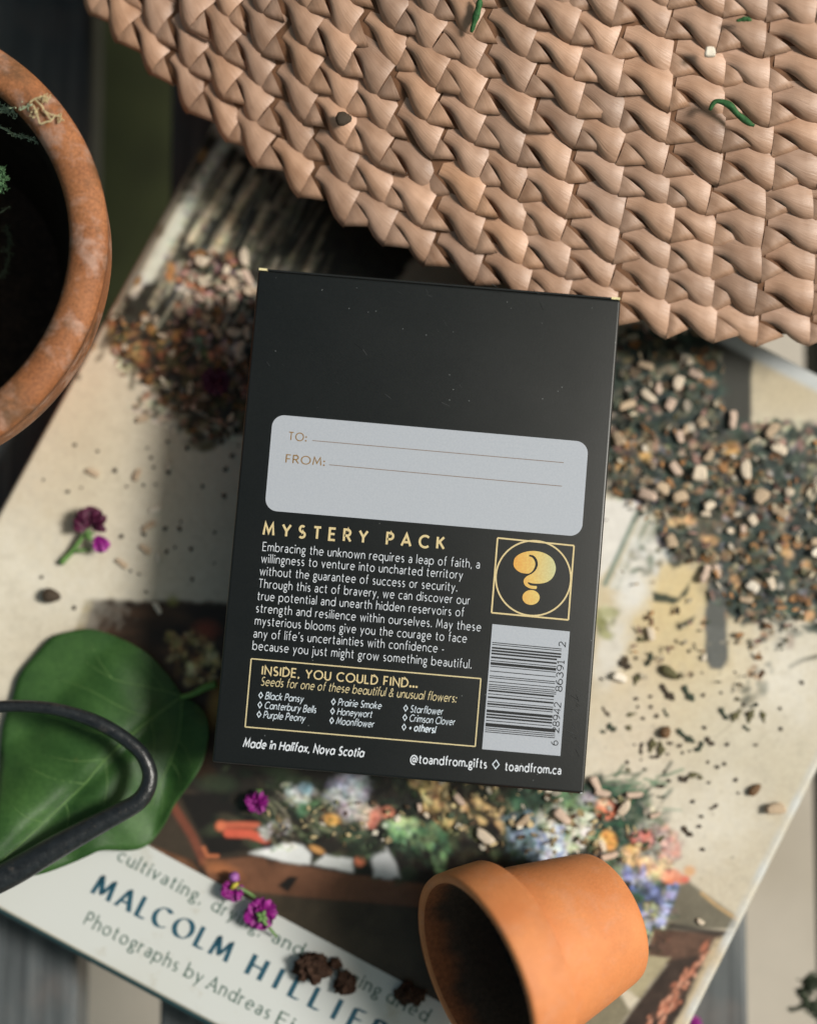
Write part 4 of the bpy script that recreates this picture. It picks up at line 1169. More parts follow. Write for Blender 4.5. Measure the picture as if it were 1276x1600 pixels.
# earth-stained inside: the clay shows near the lip, caked soil deeper in
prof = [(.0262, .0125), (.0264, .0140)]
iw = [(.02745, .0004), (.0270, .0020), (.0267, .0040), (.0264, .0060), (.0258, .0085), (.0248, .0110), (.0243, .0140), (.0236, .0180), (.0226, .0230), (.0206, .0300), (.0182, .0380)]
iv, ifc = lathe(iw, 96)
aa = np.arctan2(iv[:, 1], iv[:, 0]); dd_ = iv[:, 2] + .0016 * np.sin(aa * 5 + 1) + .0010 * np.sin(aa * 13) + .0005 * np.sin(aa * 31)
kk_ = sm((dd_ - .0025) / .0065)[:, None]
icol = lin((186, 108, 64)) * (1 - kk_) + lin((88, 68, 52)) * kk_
stain_m, nt, b = newmat('earth_stained_clay')
at = nd(nt, 'ShaderNodeAttribute', attribute_name='Col')
f = noise(nt, 700, 5, .65, objco(nt))
nt.links.new(mix(nt, 1.0, at.outputs['Color'], ramp(nt, f, [(.3, (.55, .55, .55)), (.7, (1.1, 1.1, 1.1))]).outputs['Color'], 'MULTIPLY'), b.inputs['Base Color'])
b.inputs['Roughness'].default_value = .8; bump(nt, b, f, .4, .0005)
obj('stained_inner_wall', lay(iv), ifc, stain_m, smallpot, True, None, icol)
sf = np.random.default_rng(15)
sv, sfc = lathe([(.0228, .0215), (.0210, .0220), (.0180, .0232), (.0140, .0226), (.0090, .0240), (.0045, .0236), (.0001, .0240)], 60)
sv = sv + sf.normal(0, .0004, sv.shape) * np.array([.3, .3, 1.6])
obj('soil_fill', lay(sv), sfc, soil_m, smallpot)
hr = np.random.default_rng(8)                                  # soil spilling from the mouth, it props the rim up
vs, fs = [], []
NR, NK = 14, 40
cen = P(775, 1545, ZB); cen = np.array([cen[0], cen[1], ZB + .0004])
for j in range(NR + 1):
    for k in range(NK):
        a = 2 * math.pi * k / NK; q = j / NR
        rx_ = .0145 * (1 + .10 * math.sin(3 * a + 1) + .06 * math.sin(7 * a)); ry_ = .0115 * (1 + .08 * math.sin(5 * a))
        h = .0100 * (1 - sm(q)) + (hr.normal(0, .0006) if 0 < q < .97 else 0)
        x_, y_ = q * rx_ * math.cos(a), q * ry_ * math.sin(a)
        d = np.array([e1[0] * x_ + oa[0] * y_ * 1.1, e1[1] * x_ + oa[1] * y_ * 1.1])
        vs.append((cen[0] + d[0], cen[1] + d[1], cen[2] + max(0, h)))
for j in range(NR):
    for k in range(NK):
        k2 = (k + 1) % NK; fs.append((j * NK + k, (j + 1) * NK + k, (j + 1) * NK + k2, j * NK + k2))
tag(obj('spilled_soil', vs, fs, soil_m), kind='stuff')

# ------------------------------------------------------------------ green leaf
lz = ZB + .0020
def lp(x, y): return (x / 3.646, 970 + y / 3.646)
JX, JY = lp(1035, 432)
outl = [lp(*q) for q in [(1035, 425), (980, 340), (930, 280), (860, 205), (760, 138), (640, 82), (520, 48), (430, 55), (300, 92), (200, 195), (110, 310), (70, 440), (20, 580), (2, 720), (-6, 850), (-30, 1050), (-60, 1250), (-110, 1440), (-20, 1500), (110, 1470), (250, 1440), (400, 1386), (500, 1342), (580, 1310), (720, 1312), (800, 1300), (860, 1262), (930, 1170), (1000, 1040), (1080, 930), (1150, 820), (1187, 670), (1180, 560), (1130, 485), (1050, 438)]]
ol = spline(outl, 5)
def leafz(x, y):
    u, v = x * 3.646, (y - 970) * 3.646
    z = 0.0
    s_ = ((1035 - u) * .92 - (v - 430)) * .68                                  # distance from the midrib, positive towards the upper left
    al = sm((1035 - u) / 500)
    z += .0085 * al - (.0105 * al * (max(0, s_) / 520) ** 1.2 if s_ > 0 else .0050 * al * (min(1, -s_ / 420)) ** 1.3)
    z += .0075 * sm((430 - u) / 480) * sm((v - 780) / 380)                      # the tip half curls up to the light
    z -= .0020 * math.exp(-((v - (430 + (1035 - u) * .92)) / 70) ** 2)    # midrib trough
    f = u - (1035 - max(0, v - 430) * .22)                                   # right lobe bends up along its side vein
    z += .0055 * sm(f / 190) * sm((v - 380) / 250)
    z += .0005 * math.sin(u * .011 + v * .006) + .0003 * math.sin(u * .021 - v * .017)
    z = max(z, .0)
    return lz + .0004 + z
NRr = 22
vs, uvs, fs = [], [], []
no = len(ol)
for j in range(NRr + 1):
    t = (j / NRr) ** .9
    for (x, y) in ol:
        X_, Y_ = JX + (x - JX) * t, JY + (y - JY) * t
        vs.append(P(X_, Y_, leafz(X_, Y_))); uvs.append((X_ / 100, Y_ / 100))
for j in range(NRr):
    for k in range(no - 1):
        fs.append((j * no + k, (j + 1) * no + k, (j + 1) * no + k + 1, j * no + k + 1))
leaf = thing('green_leaf', tuple(P(JX, JY, lz)), 'broad green leaf with stalk lying under the black metal loop', 'leaf')
m, nt, b = newmat('leaf_blade')
uvn = nt.nodes.new('ShaderNodeUVMap')
n1 = noise(nt, 1.1, 5, .6, uvn.outputs['UV']); n2 = noise(nt, 14, 5, .65, uvn.outputs['UV'])
c = ramp(nt, n1, [(.3, L4(42, 80, 36)), (.7, L4(74, 114, 58))]).outputs['Color']
c = mix(nt, 1.0, c, ramp(nt, n2, [(.3, (.72, .76, .72)), (.7, (1.08, 1.05, 1.05))]).outputs['Color'], 'MULTIPLY')
nt.links.new(c, b.inputs['Base Color'])
b.inputs['Roughness'].default_value = .48; b.inputs['Specular IOR Level'].default_value = .4
spot = ramp(nt, noise(nt, 5.5, 4, .7, uvn.outputs['UV']), [(.66, (0, 0, 0)), (.74, (.5, .5, .5))]).outputs['Color']
c2 = mix(nt, spot, c, L4(104, 104, 52)); nt.links.new(c2, b.inputs['Base Color'])
trl = nd(nt, 'ShaderNodeBsdfTranslucent'); nt.links.new(mix(nt, 1.0, c2, (1.5, 1.6, .6, 1), 'MULTIPLY'), trl.inputs['Color'])
ms = nd(nt, 'ShaderNodeMixShader'); ms.inputs[0].default_value = .22
nt.links.new(b.outputs[0], ms.inputs[1]); nt.links.new(trl.outputs[0], ms.inputs[2])
nt.links.new(ms.outputs[0], nt.nodes['Material Output'].inputs['Surface'])
vo = nd(nt, 'ShaderNodeTexVoronoi', Scale=22.0); vo.feature = 'DISTANCE_TO_EDGE'; nt.links.new(uvn.outputs['UV'], vo.inputs['Vector'])
vr = ramp(nt, vo.outputs['Distance'], [(0, (0, 0, 0)), (.12, (1, 1, 1))])
mm = mix(nt, .5, vr.outputs['Color'], ramp(nt, n2, [(.2, (0, 0, 0)), (.8, (1, 1, 1))]).outputs['Color'])
bump(nt, b, mm, .22, .0004)
leaf_m = m
bl = obj('leaf_blade', vs, fs, leaf_m, leaf, True, np.array(uvs))
so = bl.modifiers.new('thickness', 'SOLIDIFY'); so.thickness = .00028; so.offset = 0
vein_m = simple('leaf_vein', lin((92, 126, 68)), .6, .15, 300, .1)
vb = MB()
for line, r0 in (([(1035, 432), (860, 560), (760, 640), (600, 790), (480, 930), (370, 1035), (250, 1150), (120, 1270), (-20, 1390)], .0005),
                 ([(1035, 432), (1030, 560), (1012, 680), (970, 800), (910, 930), (850, 1080)], .00035), ([(1035, 432), (940, 400), (800, 370), (640, 330), (480, 230)], .0003),
                 ([(760, 640), (560, 640), (380, 580)], .00022), ([(600, 790), (420, 800), (240, 760)], .00022), ([(600, 790), (610, 930), (590, 1060)], .00022), ([(370, 1035), (390, 1110), (380, 1200)], .0002), ([(1012, 680), (1060, 740), (1090, 820)], .0002), ([(860, 560), (700, 500), (520, 400), (330, 330)], .00022), ([(480, 930), (300, 900), (150, 830)], .00022), ([(250, 1150), (150, 1120), (60, 1050)], .00018), ([(860, 560), (880, 700), (860, 850)], .00018), ([(940, 400), (880, 320), (800, 240)], .00016), ([(640, 330), (560, 220), (520, 120)], .00016), ([(970, 800), (1020, 880), (1030, 960)], .00018), ([(910, 930), (930, 1020), (915, 1120)], .00016)):
    q = spline([lp(*p) for p in line], 5)
    pts = [P(x, y, leafz(x, y) + .00012) for x, y in q]
    vb.add(*tube(pts, np.linspace(r0, r0 * .4, len(pts)) * .85, 6))
vb.build('leaf_veins', vein_m, leaf)
q = spline([lp(1030, 436), (JX + 18, JY - 4), lp(1160, 385), lp(1232, 360)], 5)
obj('leaf_stalk', *tube([P(x, y, leafz(JX, JY) + .0006 + .00002 * k) for k, (x, y) in enumerate(q)], np.linspace(.0007, .0013, len(q)), 8), simple('stalk_green', lin((104, 150, 70)), .5, .15, 300, .1), leaf)

# ------------------------------------------------------------------ black metal loop of a garden tool
cl = [(-560, 700), (-420, 610), (-200, 520), (0, 490), (130, 487), (270, 497), (400, 525), (560, 582), (700, 664), (800, 752), (846, 840), (852, 910), (826, 985), (770, 1045), (660, 1105), (500, 1190), (300, 1302), (100, 1420), (-100, 1520), (-420, 1690), (-700, 1850)]
rd = [.0017, .0017, .0018, .0019, .0019, .0020, .0021, .0023, .0023, .0023, .0024, .0025, .0027, .0029, .0032, .0036, .0040, .0043, .0045, .0046, .0046]
hz = [.048, .047, .0455, .0445, .044, .0435, .043, .0425, .042, .0418, .0415, .0415, .0415, .0415, .0415, .0415, .0418, .042, .0425, .043, .0435]
q = spline([lp(*p) for p in cl], 6); hh = np.interp(np.linspace(0, 1, len(q)), np.linspace(0, 1, len(hz)), hz); rr = np.interp(np.linspace(0, 1, len(q)), np.linspace(0, 1, len(rd)), rd)
rr = rr * .92
pts = [P(x, y, h) for (x, y), h in zip(q, hh)]
tool = thing('garden_scissors', tuple(P(*lp(300, 1302), ZB + .001)), 'black iron handle loop of garden scissors resting over the green leaf', 'scissors')
m, nt, b = newmat('black_iron')
co = objco(nt); n1 = noise(nt, 500, 5, .6, co)
n5 = noise(nt, 260, 5, .7, co)
nt.links.new(mix(nt, ramp(nt, n5, [(.60, (0, 0, 0)), (.72, (.28, .28, .28))]).outputs['Color'], ramp(nt, n1, [(.3, L4(20, 23, 26)), (.7, L4(36, 40, 43))]).outputs['Color'], L4(104, 96, 88)), b.inputs['Base Color'])
b.inputs['Roughness'].default_value = .32; b.inputs['Specular IOR Level'].default_value = .6
bump(nt, b, n1, .5, .0005)
obj('handle_loop', *tube(pts, rr, 18), m, tool)

# ------------------------------------------------------------------ magenta stock flowers
pet_m, nt, b = newmat('magenta_petal')
n1 = noise(nt, 260, 4, .6, objco(nt))
nt.links.new(ramp(nt, n1, [(.3, L4(106, 10, 96)), (.7, L4(158, 28, 142))]).outputs['Color'], b.inputs['Base Color'])
b.inputs['Roughness'].default_value = .55; bump(nt, b, n1, .3, .0005)
dpet_m = simple('dried_petal', lin((72, 10, 46)), .6, .3, 300, .3)
stem_m = simple('flower_stem', lin((96, 132, 70)), .55, .2, 300, .2)
yel_m = simple('stamen_yellow', lin((190, 180, 60)), .6, .2, 300, .2)
fr_ = np.random.default_rng(31)
def petal(parent, c, out, up, ln, wd, mat, curl=.4, ruff=.0003):
    out = np.array(out, float); out /= np.linalg.norm(out); up = np.array(up, float); up -= out * (up @ out); up /= np.linalg.norm(up); sd = np.cross(up, out)
    vs, fs = [], []
    NI, NJ = 8, 9
    ph = fr_.uniform(0, 6)
    for i in range(NI + 1):
        t = i / NI
        w = wd * (math.sin(math.pi * min(1, t * .62 + .06)) ** .8) * (1 if t < .93 else .86)
        for j in range(NJ + 1):
            s = j / NJ * 2 - 1
            l = ln * t * (1 - .16 * s * s * t)
            z = ln * curl * math.sin(t * 2.4) * .5 - ln * .5 * curl * t * t * (s * s) + ruff * math.sin(s * 7 + ph + t * 3) * t * 2
            vs.append(np.array(c) + out * l + sd * w * s * .5 + up * z)
    for i in range(NI):
        for j in range(NJ):
            a = i * (NJ + 1) + j; fs.append((a, a + 1, a + NJ + 2, a + NJ + 1))
    o = obj('petal', vs, fs, mat, parent)
    return o
def flower(name, x, y, z, size, label, angs, mat=pet_m, tilt=.25, stem=None, sr=.0006, centre='back', group=None):
    c = P(x, y, z)
    th = thing(name, tuple(P(x, y, ZB + .0003)), label, 'flower', group)
    for a in angs:
        a = math.radians(a)
        petal(th, c, (math.cos(a), math.sin(a), tilt * fr_.uniform(.5, 1.4)), (fr_.normal(0, .2), fr_.normal(0, .2), 1), size * fr_.uniform(.9, 1.12), size * fr_.uniform(1.0, 1.25), mat, .4, .0005)
    for a in angs[::3]:
        a = math.radians(a + 38)
        petal(th, c + np.array([0, 0, size * .12]), (math.cos(a), math.sin(a), tilt * 2.2 + .2), (fr_.normal(0, .3), fr_.normal(0, .3), 1), size * fr_.uniform(.5, .65), size * fr_.uniform(.5, .7), mat, .35, .0004)
    if stem:
        q = spline([(sx, sy, 0) for sx, sy, sz in stem], 5); zz = np.interp(np.linspace(0, 1, len(q)), np.linspace(0, 1, len(stem)), [s_[2] for s_ in stem])
        pts = [P(a_[0], a_[1], h) for a_, h in zip(q, zz)]
        obj('stem', *tube(pts, np.linspace(sr * 1.1, sr * .65, len(pts)), 8), stem_m, th)
    return th
def sepals(th, x, y, z, dirs, ln):
    for a in dirs:
        a = math.radians(a)
        c = P(x, y, z); e = c + np.array([math.cos(a), math.sin(a), .15]) * ln
        mid = (c + e) / 2 + np.array([0, 0, ln * .12])
        obj('sepal', *tube([c, mid, e], [.0006, .0008, .00015], 7), stem_m, th)
f1 = flower('stock_flower', 408, 1428, ZB + .0040, .0053, 'bright magenta flower lying face down on the white title panel', (75, 20, 140, 200, 300, 250), stem=[(407, 1430, ZB + .0065), (412, 1440, ZB + .0072), (422, 1452, ZB + .005), (432, 1464, ZB + .002)])
sepals(f1, 409, 1432, ZB + .0066, (60, 150, 240, 330), .0021)
f2 = flower('stock_flower', 364, 1390, ZB + .0030, .0036, 'small magenta flower with yellow centre at the corner of the title panel', (160, 230, 290, 340, 200), stem=[(366, 1388, ZB + .004), (378, 1390, ZB + .004), (392, 1398, ZB + .003), (402, 1406, ZB + .003)])
obj('bud', *tube([P(362, 1376, ZB + .003), P(366, 1370, ZB + .0038), P(370, 1364, ZB + .0036)], [.0010, .0019, .0008], 10), simple('pale_bud', lin((150, 90, 160)), .5, .3, 500, .2), f2)
obj('stamen', *tube([P(360, 1390, ZB + .0046), P(366, 1384, ZB + .0052), P(372, 1380, ZB + .005)], [.0005, .0008, .0004], 8), yel_m, f2)
f3 = flower('stock_flower', 402, 1254, ZB + .0028, .0038, 'round magenta blossom lying just below the lower left of the box', (90, 160, 220, 300, 20), tilt=.5)
sepals(f3, 405, 1242, ZB + .003, (70, 110), .0018)
f4 = flower('stock_flower', 143, 822, ZB + .0035, .0056, 'dark wilted purple flower on a green stalk left of the box', (100, 60, 130, 20, 160), dpet_m, stem=[(95, 880, ZB + .0012), (112, 862, ZB + .0016), (124, 846, ZB + .0025), (130, 836, ZB + .003)], sr=.0009)
petal(f4, P(150, 838, ZB + .0045), (.55, -.8, .1), (0, 0, 1), .0058, .0050, pet_m)
sepals(f4, 132, 838, ZB + .0032, (20, 60, -20), .0035)
obj('leaf_shoot', *tube([P(112, 862, ZB + .0015), P(128, 860, ZB + .0022), P(142, 860, ZB + .001)], [.0007, .0006, .0003], 8), stem_m, f4)
f5 = flower('stock_flower', 338, 596, ZB + .0055, .0050, 'dark purple petals half hidden in the dried flowers beside the box', (30, 150, 230, 300), dpet_m)
f6 = thing('fallen_petal', tuple(P(1086, 1602, .0004)), 'magenta petal on the bench slat at the foot of the book', 'petal')
petal(f6, P(1078, 1606, .0012), (.6, .6, .1), (0, 0, 1), .0042, .0042, pet_m)

# ------------------------------------------------------------------ seeds, wood chips, crumbs
chip_mats = [simple('chip_cream', lin((216, 200, 178)), .7, .12, 500, .35), simple('chip_pinkish', lin((204, 180, 162)), .7, .15, 500, .35), simple('chip_tan', lin((186, 164, 138)), .75, .2, 500, .35), simple('chip_pale', lin((226, 216, 200)), .65, .1, 500, .3)]
seed_mats = [simple('seed_brown', lin((112, 82, 52)), .6, .3, 700, .4), simple('seed_dark', lin((62, 50, 36)), .7, .35, 700, .4), simple('seed_olive', lin((92, 88, 56)), .7, .3, 700, .4)]
cr = np.random.default_rng(17)
def chip_mesh(name, mat, seed, kind):
    r = np.random.default_rng(seed)
    bm = bmesh.new()
    bmesh.ops.create_icosphere(bm, subdivisions=3, radius=1.0)
    for v in bm.verts:
        c = v.co
        e = .48 if kind == 'chip' else 1.0
        q = Vector([math.copysign(abs(t) ** e, t) for t in c])
        if kind == 'chip': q = Vector((q.x * (1 + .18 * math.sin(seed + q.y * 1.5)), q.y * (1 + .12 * math.sin(seed * 2 + q.x * 1.7)), q.z + .25 * math.sin(q.x * 1.6 + seed)))
        if kind == 'seed': q = Vector((q.x, q.y * (1 - .35 * q.x), q.z * (1 - .3 * q.x)))
        if kind == 'crumb': q = q * (1 + .35 * math.sin(3.1 * c.x + seed) * math.sin(2.7 * c.y + seed * 2) + .25 * math.sin(6 * c.z + 5 * c.x + seed))
        if kind == 'scrap': q = Vector((q.x, q.y * (1 + .45 * math.sin(5 * c.x + seed) + .3 * math.sin(11 * c.x + seed * 2)) + .35 * math.sin(2.6 * c.x + seed), q.z * .55 + .5 * math.sin(3 * c.x + seed)))
        v.co = q + Vector(r.normal(0, .075 if kind == 'chip' else .035, 3))
    me = bpy.data.meshes.new(name)
    bm.to_mesh(me); bm.free()
    me.polygons.foreach_set('use_smooth', [True] * len(me.polygons))
    me.materials.append(mat)
    return me
CHIP = [[chip_mesh('wood_chip', m_, 3 * k + 1 + j, 'chip') for k in range(3)] for j, m_ in enumerate(chip_mats)]
SEED = [chip_mesh('seed', m_, 40 + j, 'seed') for j, m_ in enumerate(seed_mats)]
SCRAP = [chip_mesh('plant_scrap', m_, 80 + 3 * j + k, 'scrap') for j, m_ in enumerate((seed_mats[1], seed_mats[2], simple('scrap_green', lin((58, 68, 54)), .8, .3, 700, .4))) for k in range(2)]
CRUMB = [chip_mesh('soil_crumb', soil_m, 60 + j, 'crumb') for j in range(3)]
def put(name, me, x, y, ln, wd, th, ang, label, cat, group, z0=ZB, tilt=0.0, sink=.9):
    """ln, wd in photo pixels"""
    o = bpy.data.objects.new(name, me); COL.objects.link(o)
    s = 1 / 5070.0 / 2
    hz_ = max(wd * th, 1.2) * s
    p = P(x, y, z0 + hz_)
    o.location = (p[0], p[1], z0 + hz_ * sink + abs(math.sin(tilt)) * ln * s * .7)
    o.rotation_euler = Euler((0, tilt, math.radians(-ang)), 'XYZ')
    if name == 'wood_chip': ln *= .80; wd *= .80
    o.scale = (ln * s, wd * s, hz_ * (.62 if name == 'wood_chip' else 1))
    return tag(o, label, cat, group)
def zpx(z, ox, oy, sc): return [(ox + a / sc, oy + b_ / sc, l, w, an) for a, b_, l, w, an in z]
R1 = zpx([(290, 335, 30, 15, 15), (575, 385, 32, 16, 30), (475, 435, 26, 18, 110), (365, 465, 28, 15, 110), (305, 512, 30, 14, 40), (430, 560, 28, 18, 115), (180, 565, 34, 16, -25), (790, 650, 32, 16, 95), (612, 665, 22, 17, 60), (655, 855, 24, 15, 120), (460, 930, 34, 16, 55), (600, 955, 30, 27, 5), (865, 935, 36, 17, 88), (385, 1040, 28, 20, 30), (298, 1082, 32, 20, 20), (485, 1090, 28, 22, -20), (950, 1090, 30, 26, -50), (1060, 815, 34, 17, 30), (1015, 710, 34, 18, -50), (540, 310, 15, 13, 0), (130, 760, 30, 20, 60), (485, 745, 22, 15, 70), (520, 705, 18, 11, 100)], 930, 480, 3.688)
R2 = zpx([(1060, 150, 32, 16, 25), (905, 195, 22, 15, 60), (655, 110, 26, 14, -30), (635, 158, 20, 9, 10), (435, 315, 26, 20, 70), (630, 505, 32, 16, 115), (700, 490, 24, 11, 75), (905, 578, 26, 17, 35), (1010, 550, 34, 13, 70), (868, 655, 26, 12, 5), (320, 850, 28, 13, 80), (140, 1100, 30, 14, 25), (1270, 320, 22, 16, 0), (1265, 380, 18, 16, 20), (775, 255, 14, 10, 30), (850, 245, 18, 11, 90), (1115, 35, 15, 14, 0)], 930, 760, 3.688)
for (x, y, l, w, a) in R1:
    j = int(cr.integers(0, 3)); put('wood_chip', CHIP[j][int(cr.integers(0, 3))], x, y, l, w, .8, a, 'pale wood chip on the dark printed bunches between box and mat', 'wood chip', 'wood chips on the dark bunches under the mat edge', tilt=float(cr.normal(0, .15)))
for (x, y, l, w, a) in R2:
    j = int(cr.choice([0, 1, 3, 2])); put('wood_chip', CHIP[j][int(cr.integers(0, 3))], x, y, l, w, .8, a, 'pale wood chip at the lower part of the dark printed bunches right of the box', 'wood chip', 'wood chips on the lower dark bunches', tilt=float(cr.normal(0, .15)))
R4 = zpx([(40, 662, 34, 13, 12), (225, 672, 36, 11, -4), (165, 748, 28, 15, -55), (345, 790, 24, 9, -20)], 930, 1060, 3.688) + [(655, 1262, 14, 8, 80), (666, 1274, 13, 7, 50), (717, 1250, 30, 12, 50), (757, 1308, 36, 17, 38), (817, 1284, 32, 13, -40), (878, 1276, 32, 18, 42), (930, 1224, 26, 14, 60), (952, 1338, 38, 12, -15), (1094, 1441, 14, 8, 35), (941, 1322, 22, 9, 70)]
for (x, y, l, w, a) in R4:
    j = int(cr.integers(0, 3)); put('wood_chip', CHIP[j][int(cr.integers(0, 3))], x, y, l, w, .8, a, 'cream wood chip between the box foot and the small orange pot', 'wood chip', 'wood chips between box and small pot', tilt=float(cr.normal(0, .12)))
R5 = zpx([(770, 240, 24, 18, 20), (1105, 205, 34, 15, 85), (1130, 365, 30, 16, 60), (1015, 570, 36, 18, 95), (935, 455, 26, 15, 15), (895, 785, 30, 14, 55), (1030, 800, 28, 15, 10), (1080, 910, 24, 14, 110), (700, 720, 16, 12, 60), (812, 685, 20, 14, 20), (735, 1395, 27, 9, 32), (1130, 800, 24, 13, 80), (970, 310, 20, 12, 110), (760, 530, 20, 14, 30)], 160, 360, 5.0)
for (x, y, l, w, a) in R5:
    j = int(cr.integers(0, 3)); put('wood_chip', CHIP[j][int(cr.integers(0, 3))], x, y, l, w, .8, a, 'wood chip in the pile at the upper left corner of the box', 'wood chip', 'wood chips at the upper left of the box', tilt=float(cr.normal(0, .2)))
# flaky litter of dried petals and leaf bits lying over the printed bunches
lit_m, nt, b = newmat('dried_litter')
at = nd(nt, 'ShaderNodeAttribute', attribute_name='Col'); f = noise(nt, 900, 4, .6, objco(nt))
nt.links.new(mix(nt, 1.0, at.outputs['Color'], ramp(nt, f, [(.3, (.6, .6, .6)), (.7, (1.15, 1.15, 1.15))]).outputs['Color'], 'MULTIPLY'), b.inputs['Base Color'])
b.inputs['Roughness'].default_value = .75; bump(nt, b, f, .5, .0004)
def litter(name, polys, cols, seed, hmax=.003):
    r = np.random.default_rng(seed); mb = MB()
    for pg_, n, (s0, s1) in polys:
        pa_ = np.array(pg_, float); k = 0; tries = 0
        while k < n and tries < n * 20:
            tries += 1
            x, y = r.uniform(pa_[:, 0].min(), pa_[:, 0].max()), r.uniform(pa_[:, 1].min(), pa_[:, 1].max())
            if not inside(x, y, pg_): continue
            k += 1
            z = ZB + .0003 + abs(r.normal(0, hmax * .35)); c = P(x, y, z)
            l = r.uniform(s0, s1) / 5070 / 2; w = l * r.uniform(.25, .8); a = r.uniform(0, 2 * math.pi); t1, t2 = r.normal(0, .30), r.normal(0, .35); cv = r.normal(0, .9); cu = r.normal(0, .7)
            vs = []
            for i_ in range(5):
                u = i_ / 2 - 1
                wu = w * (1 - .62 * u * u) * (1 + .25 * r.normal())
                for j_ in range(3):
                    v = j_ - 1
                    q = np.array([u * l, v * wu, l * (cv * u * u * .35 + cu * v * v * .25 * w / l) + t1 * u * l + t2 * v * wu])
                    vs.append(c + np.array([q[0] * math.cos(a) - q[1] * math.sin(a), q[0] * math.sin(a) + q[1] * math.cos(a), max(q[2], -(z - ZB) + .0001)]))
            fs = [(i_ * 3 + j_, i_ * 3 + j_ + 1, i_ * 3 + j_ + 4, i_ * 3 + j_ + 3) for i_ in range(4) for j_ in range(2)]
            cc = lin(cols[int(r.integers(0, len(cols)))]) * r.uniform(.75, 1.15)
            mb.add(vs, fs, tuple(cc))
    tag(mb.build(name, lit_m, None, True), kind='stuff')
litter('dried_petal_litter', [(G1, 170, (6, 19)), (G2, 210, (5, 16)), ([(945, 505), (1130, 520), (1125, 650), (950, 700)], 50, (8, 20)), ([(940, 740), (1290, 640), (1290, 1000), (1190, 1110), (960, 1060)], 30, (4, 10)), ([(985, 930), (1110, 940), (1100, 1060), (960, 1060)], 26, (6, 14)), ([(1150, 960), (1260, 960), (1170, 1130), (1140, 1130)], 34, (6, 16))],
       [(176, 158, 130), (150, 112, 76), (120, 86, 58), (196, 184, 160), (86, 70, 50), (66, 74, 60), (52, 60, 50), (170, 124, 78), (140, 110, 100), (100, 96, 72), (204, 192, 174)], 91)
litter('dried_petal_litter', [([(280, 385), (402, 395), (395, 600), (330, 660), (290, 610), (270, 480)], 110, (7, 22)), ([(172, 495), (290, 500), (290, 600), (180, 590)], 40, (7, 18)), ([(260, 600), (385, 600), (380, 680), (300, 690)], 60, (6, 16))],
       [(188, 168, 146), (160, 124, 104), (100, 74, 52), (200, 186, 164), (70, 54, 42), (52, 46, 36), (150, 108, 64), (60, 62, 48), (96, 92, 66)], 92)
litter('dried_petal_litter', [([(645, 1215), (930, 1240), (1010, 1255), (1050, 1330), (960, 1350), (880, 1335), (760, 1330), (650, 1290)], 150, (5, 14)), ([(400, 1240), (640, 1250), (640, 1330), (420, 1310)], 60, (5, 12))],
       [(206, 186, 140), (190, 170, 130), (120, 120, 84), (70, 86, 62), (150, 130, 96), (216, 208, 190), (90, 70, 50)], 93, .0018)
# seeds told apart one by one
put('seed', SEED[0], 930 + 920 / 3.688, 1060 + 642 / 3.688, 24, 13, .8, -42, 'single dark brown seed near the right edge of the book', 'seed', None)
put('seed_husk', CHIP[2][0], 930 + 1035 / 3.688, 1060 + 752 / 3.688, 28, 16, .8, -5, 'tan seed husk with dark ends closest to the right book edge', 'seed husk', None)
put('seed', SEED[1], 80, 931, 30, 22, 1.0, 10, 'round dark brown seed alone on the pale cover below the wilted flower', 'seed', None)
put('seed', SEED[0], 930 + 405 / 3.688, 1060 + 310 / 3.688, 20, 16, .9, -60, 'chunky reddish brown seed in the scatter right of the barcode', 'seed', None)
put('bark_piece', SEED[2], 930 + 430 / 3.688, 760 + 1075 / 3.688, 34, 15, .8, 35, 'long brown bark piece right of the emblem', 'bark piece', None)
SD = zpx([(240, 1110, 24, 9, -60), (535, 1195, 30, 12, 62), (415, 1190, 34, 12, 55), (310, 1000, 24, 8, -60), (170, 1030, 22, 12, 30), (260, 885, 14, 8, 0)], 930, 760, 3.688) + zpx([(520, 335, 36, 10, 40), (660, 365, 18, 9, 45), (600, 395, 20, 9, -60), (325, 385, 24, 12, 95), (265, 405, 20, 6, 95), (375, 410, 26, 11, 95), (345, 453, 18, 6, 0), (740, 205, 24, 9, 55), (810, 215, 24, 11, -60), (895, 215, 26, 11, -65), (965, 220, 20, 8, 70), (870, 288, 14, 6, 35), (95, 285, 16, 11, 30), (190, 288, 12, 8, 40), (45, 308, 9, 6, 0), (205, 210, 18, 6, -20), (510, 580, 14, 11, 0), (560, 562, 26, 8, -15), (605, 575, 11, 6, 0), (375, 622, 14, 6, 10), (380, 685, 14, 4, 5), (685, 742, 16, 5, -28), (530, 885, 22, 9, 45), (430, 375, 9, 6, 0), (485, 390, 9, 6, 0), (190, 530, 8, 6, 0), (60, 195, 20, 6, 55), (405, 200, 16, 5, 65)], 930, 1060, 3.688)
for (x, y, l, w, a) in SD:
    put('plant_scrap', SCRAP[int(cr.integers(0, 6))], x, y, l * .95, w * .8, .5, a, 'dark dry plant scrap scattered on the pale cover right of the barcode', 'plant scrap', 'dry scraps right of the barcode')
for (x, y, l, w, a) in ((214, 742, 18, 9, -70), (232, 822, 22, 9, -35), (243, 796, 22, 7, -10), (227, 858, 18, 9, 40), (247, 872, 18, 7, 95), (190, 880, 20, 8, 38), (145, 738, 20, 9, 25), (222, 655, 17, 10, -15), (264, 728, 16, 6, 95), (246, 950, 22, 7, 60)):
    put('pale_seed', CHIP[3 if w < 8 else 2][0], x, y, l, w, .6, a, 'slim pale seed in the shade between box and wilted flower', 'seed', 'slim pale seeds left of the box')
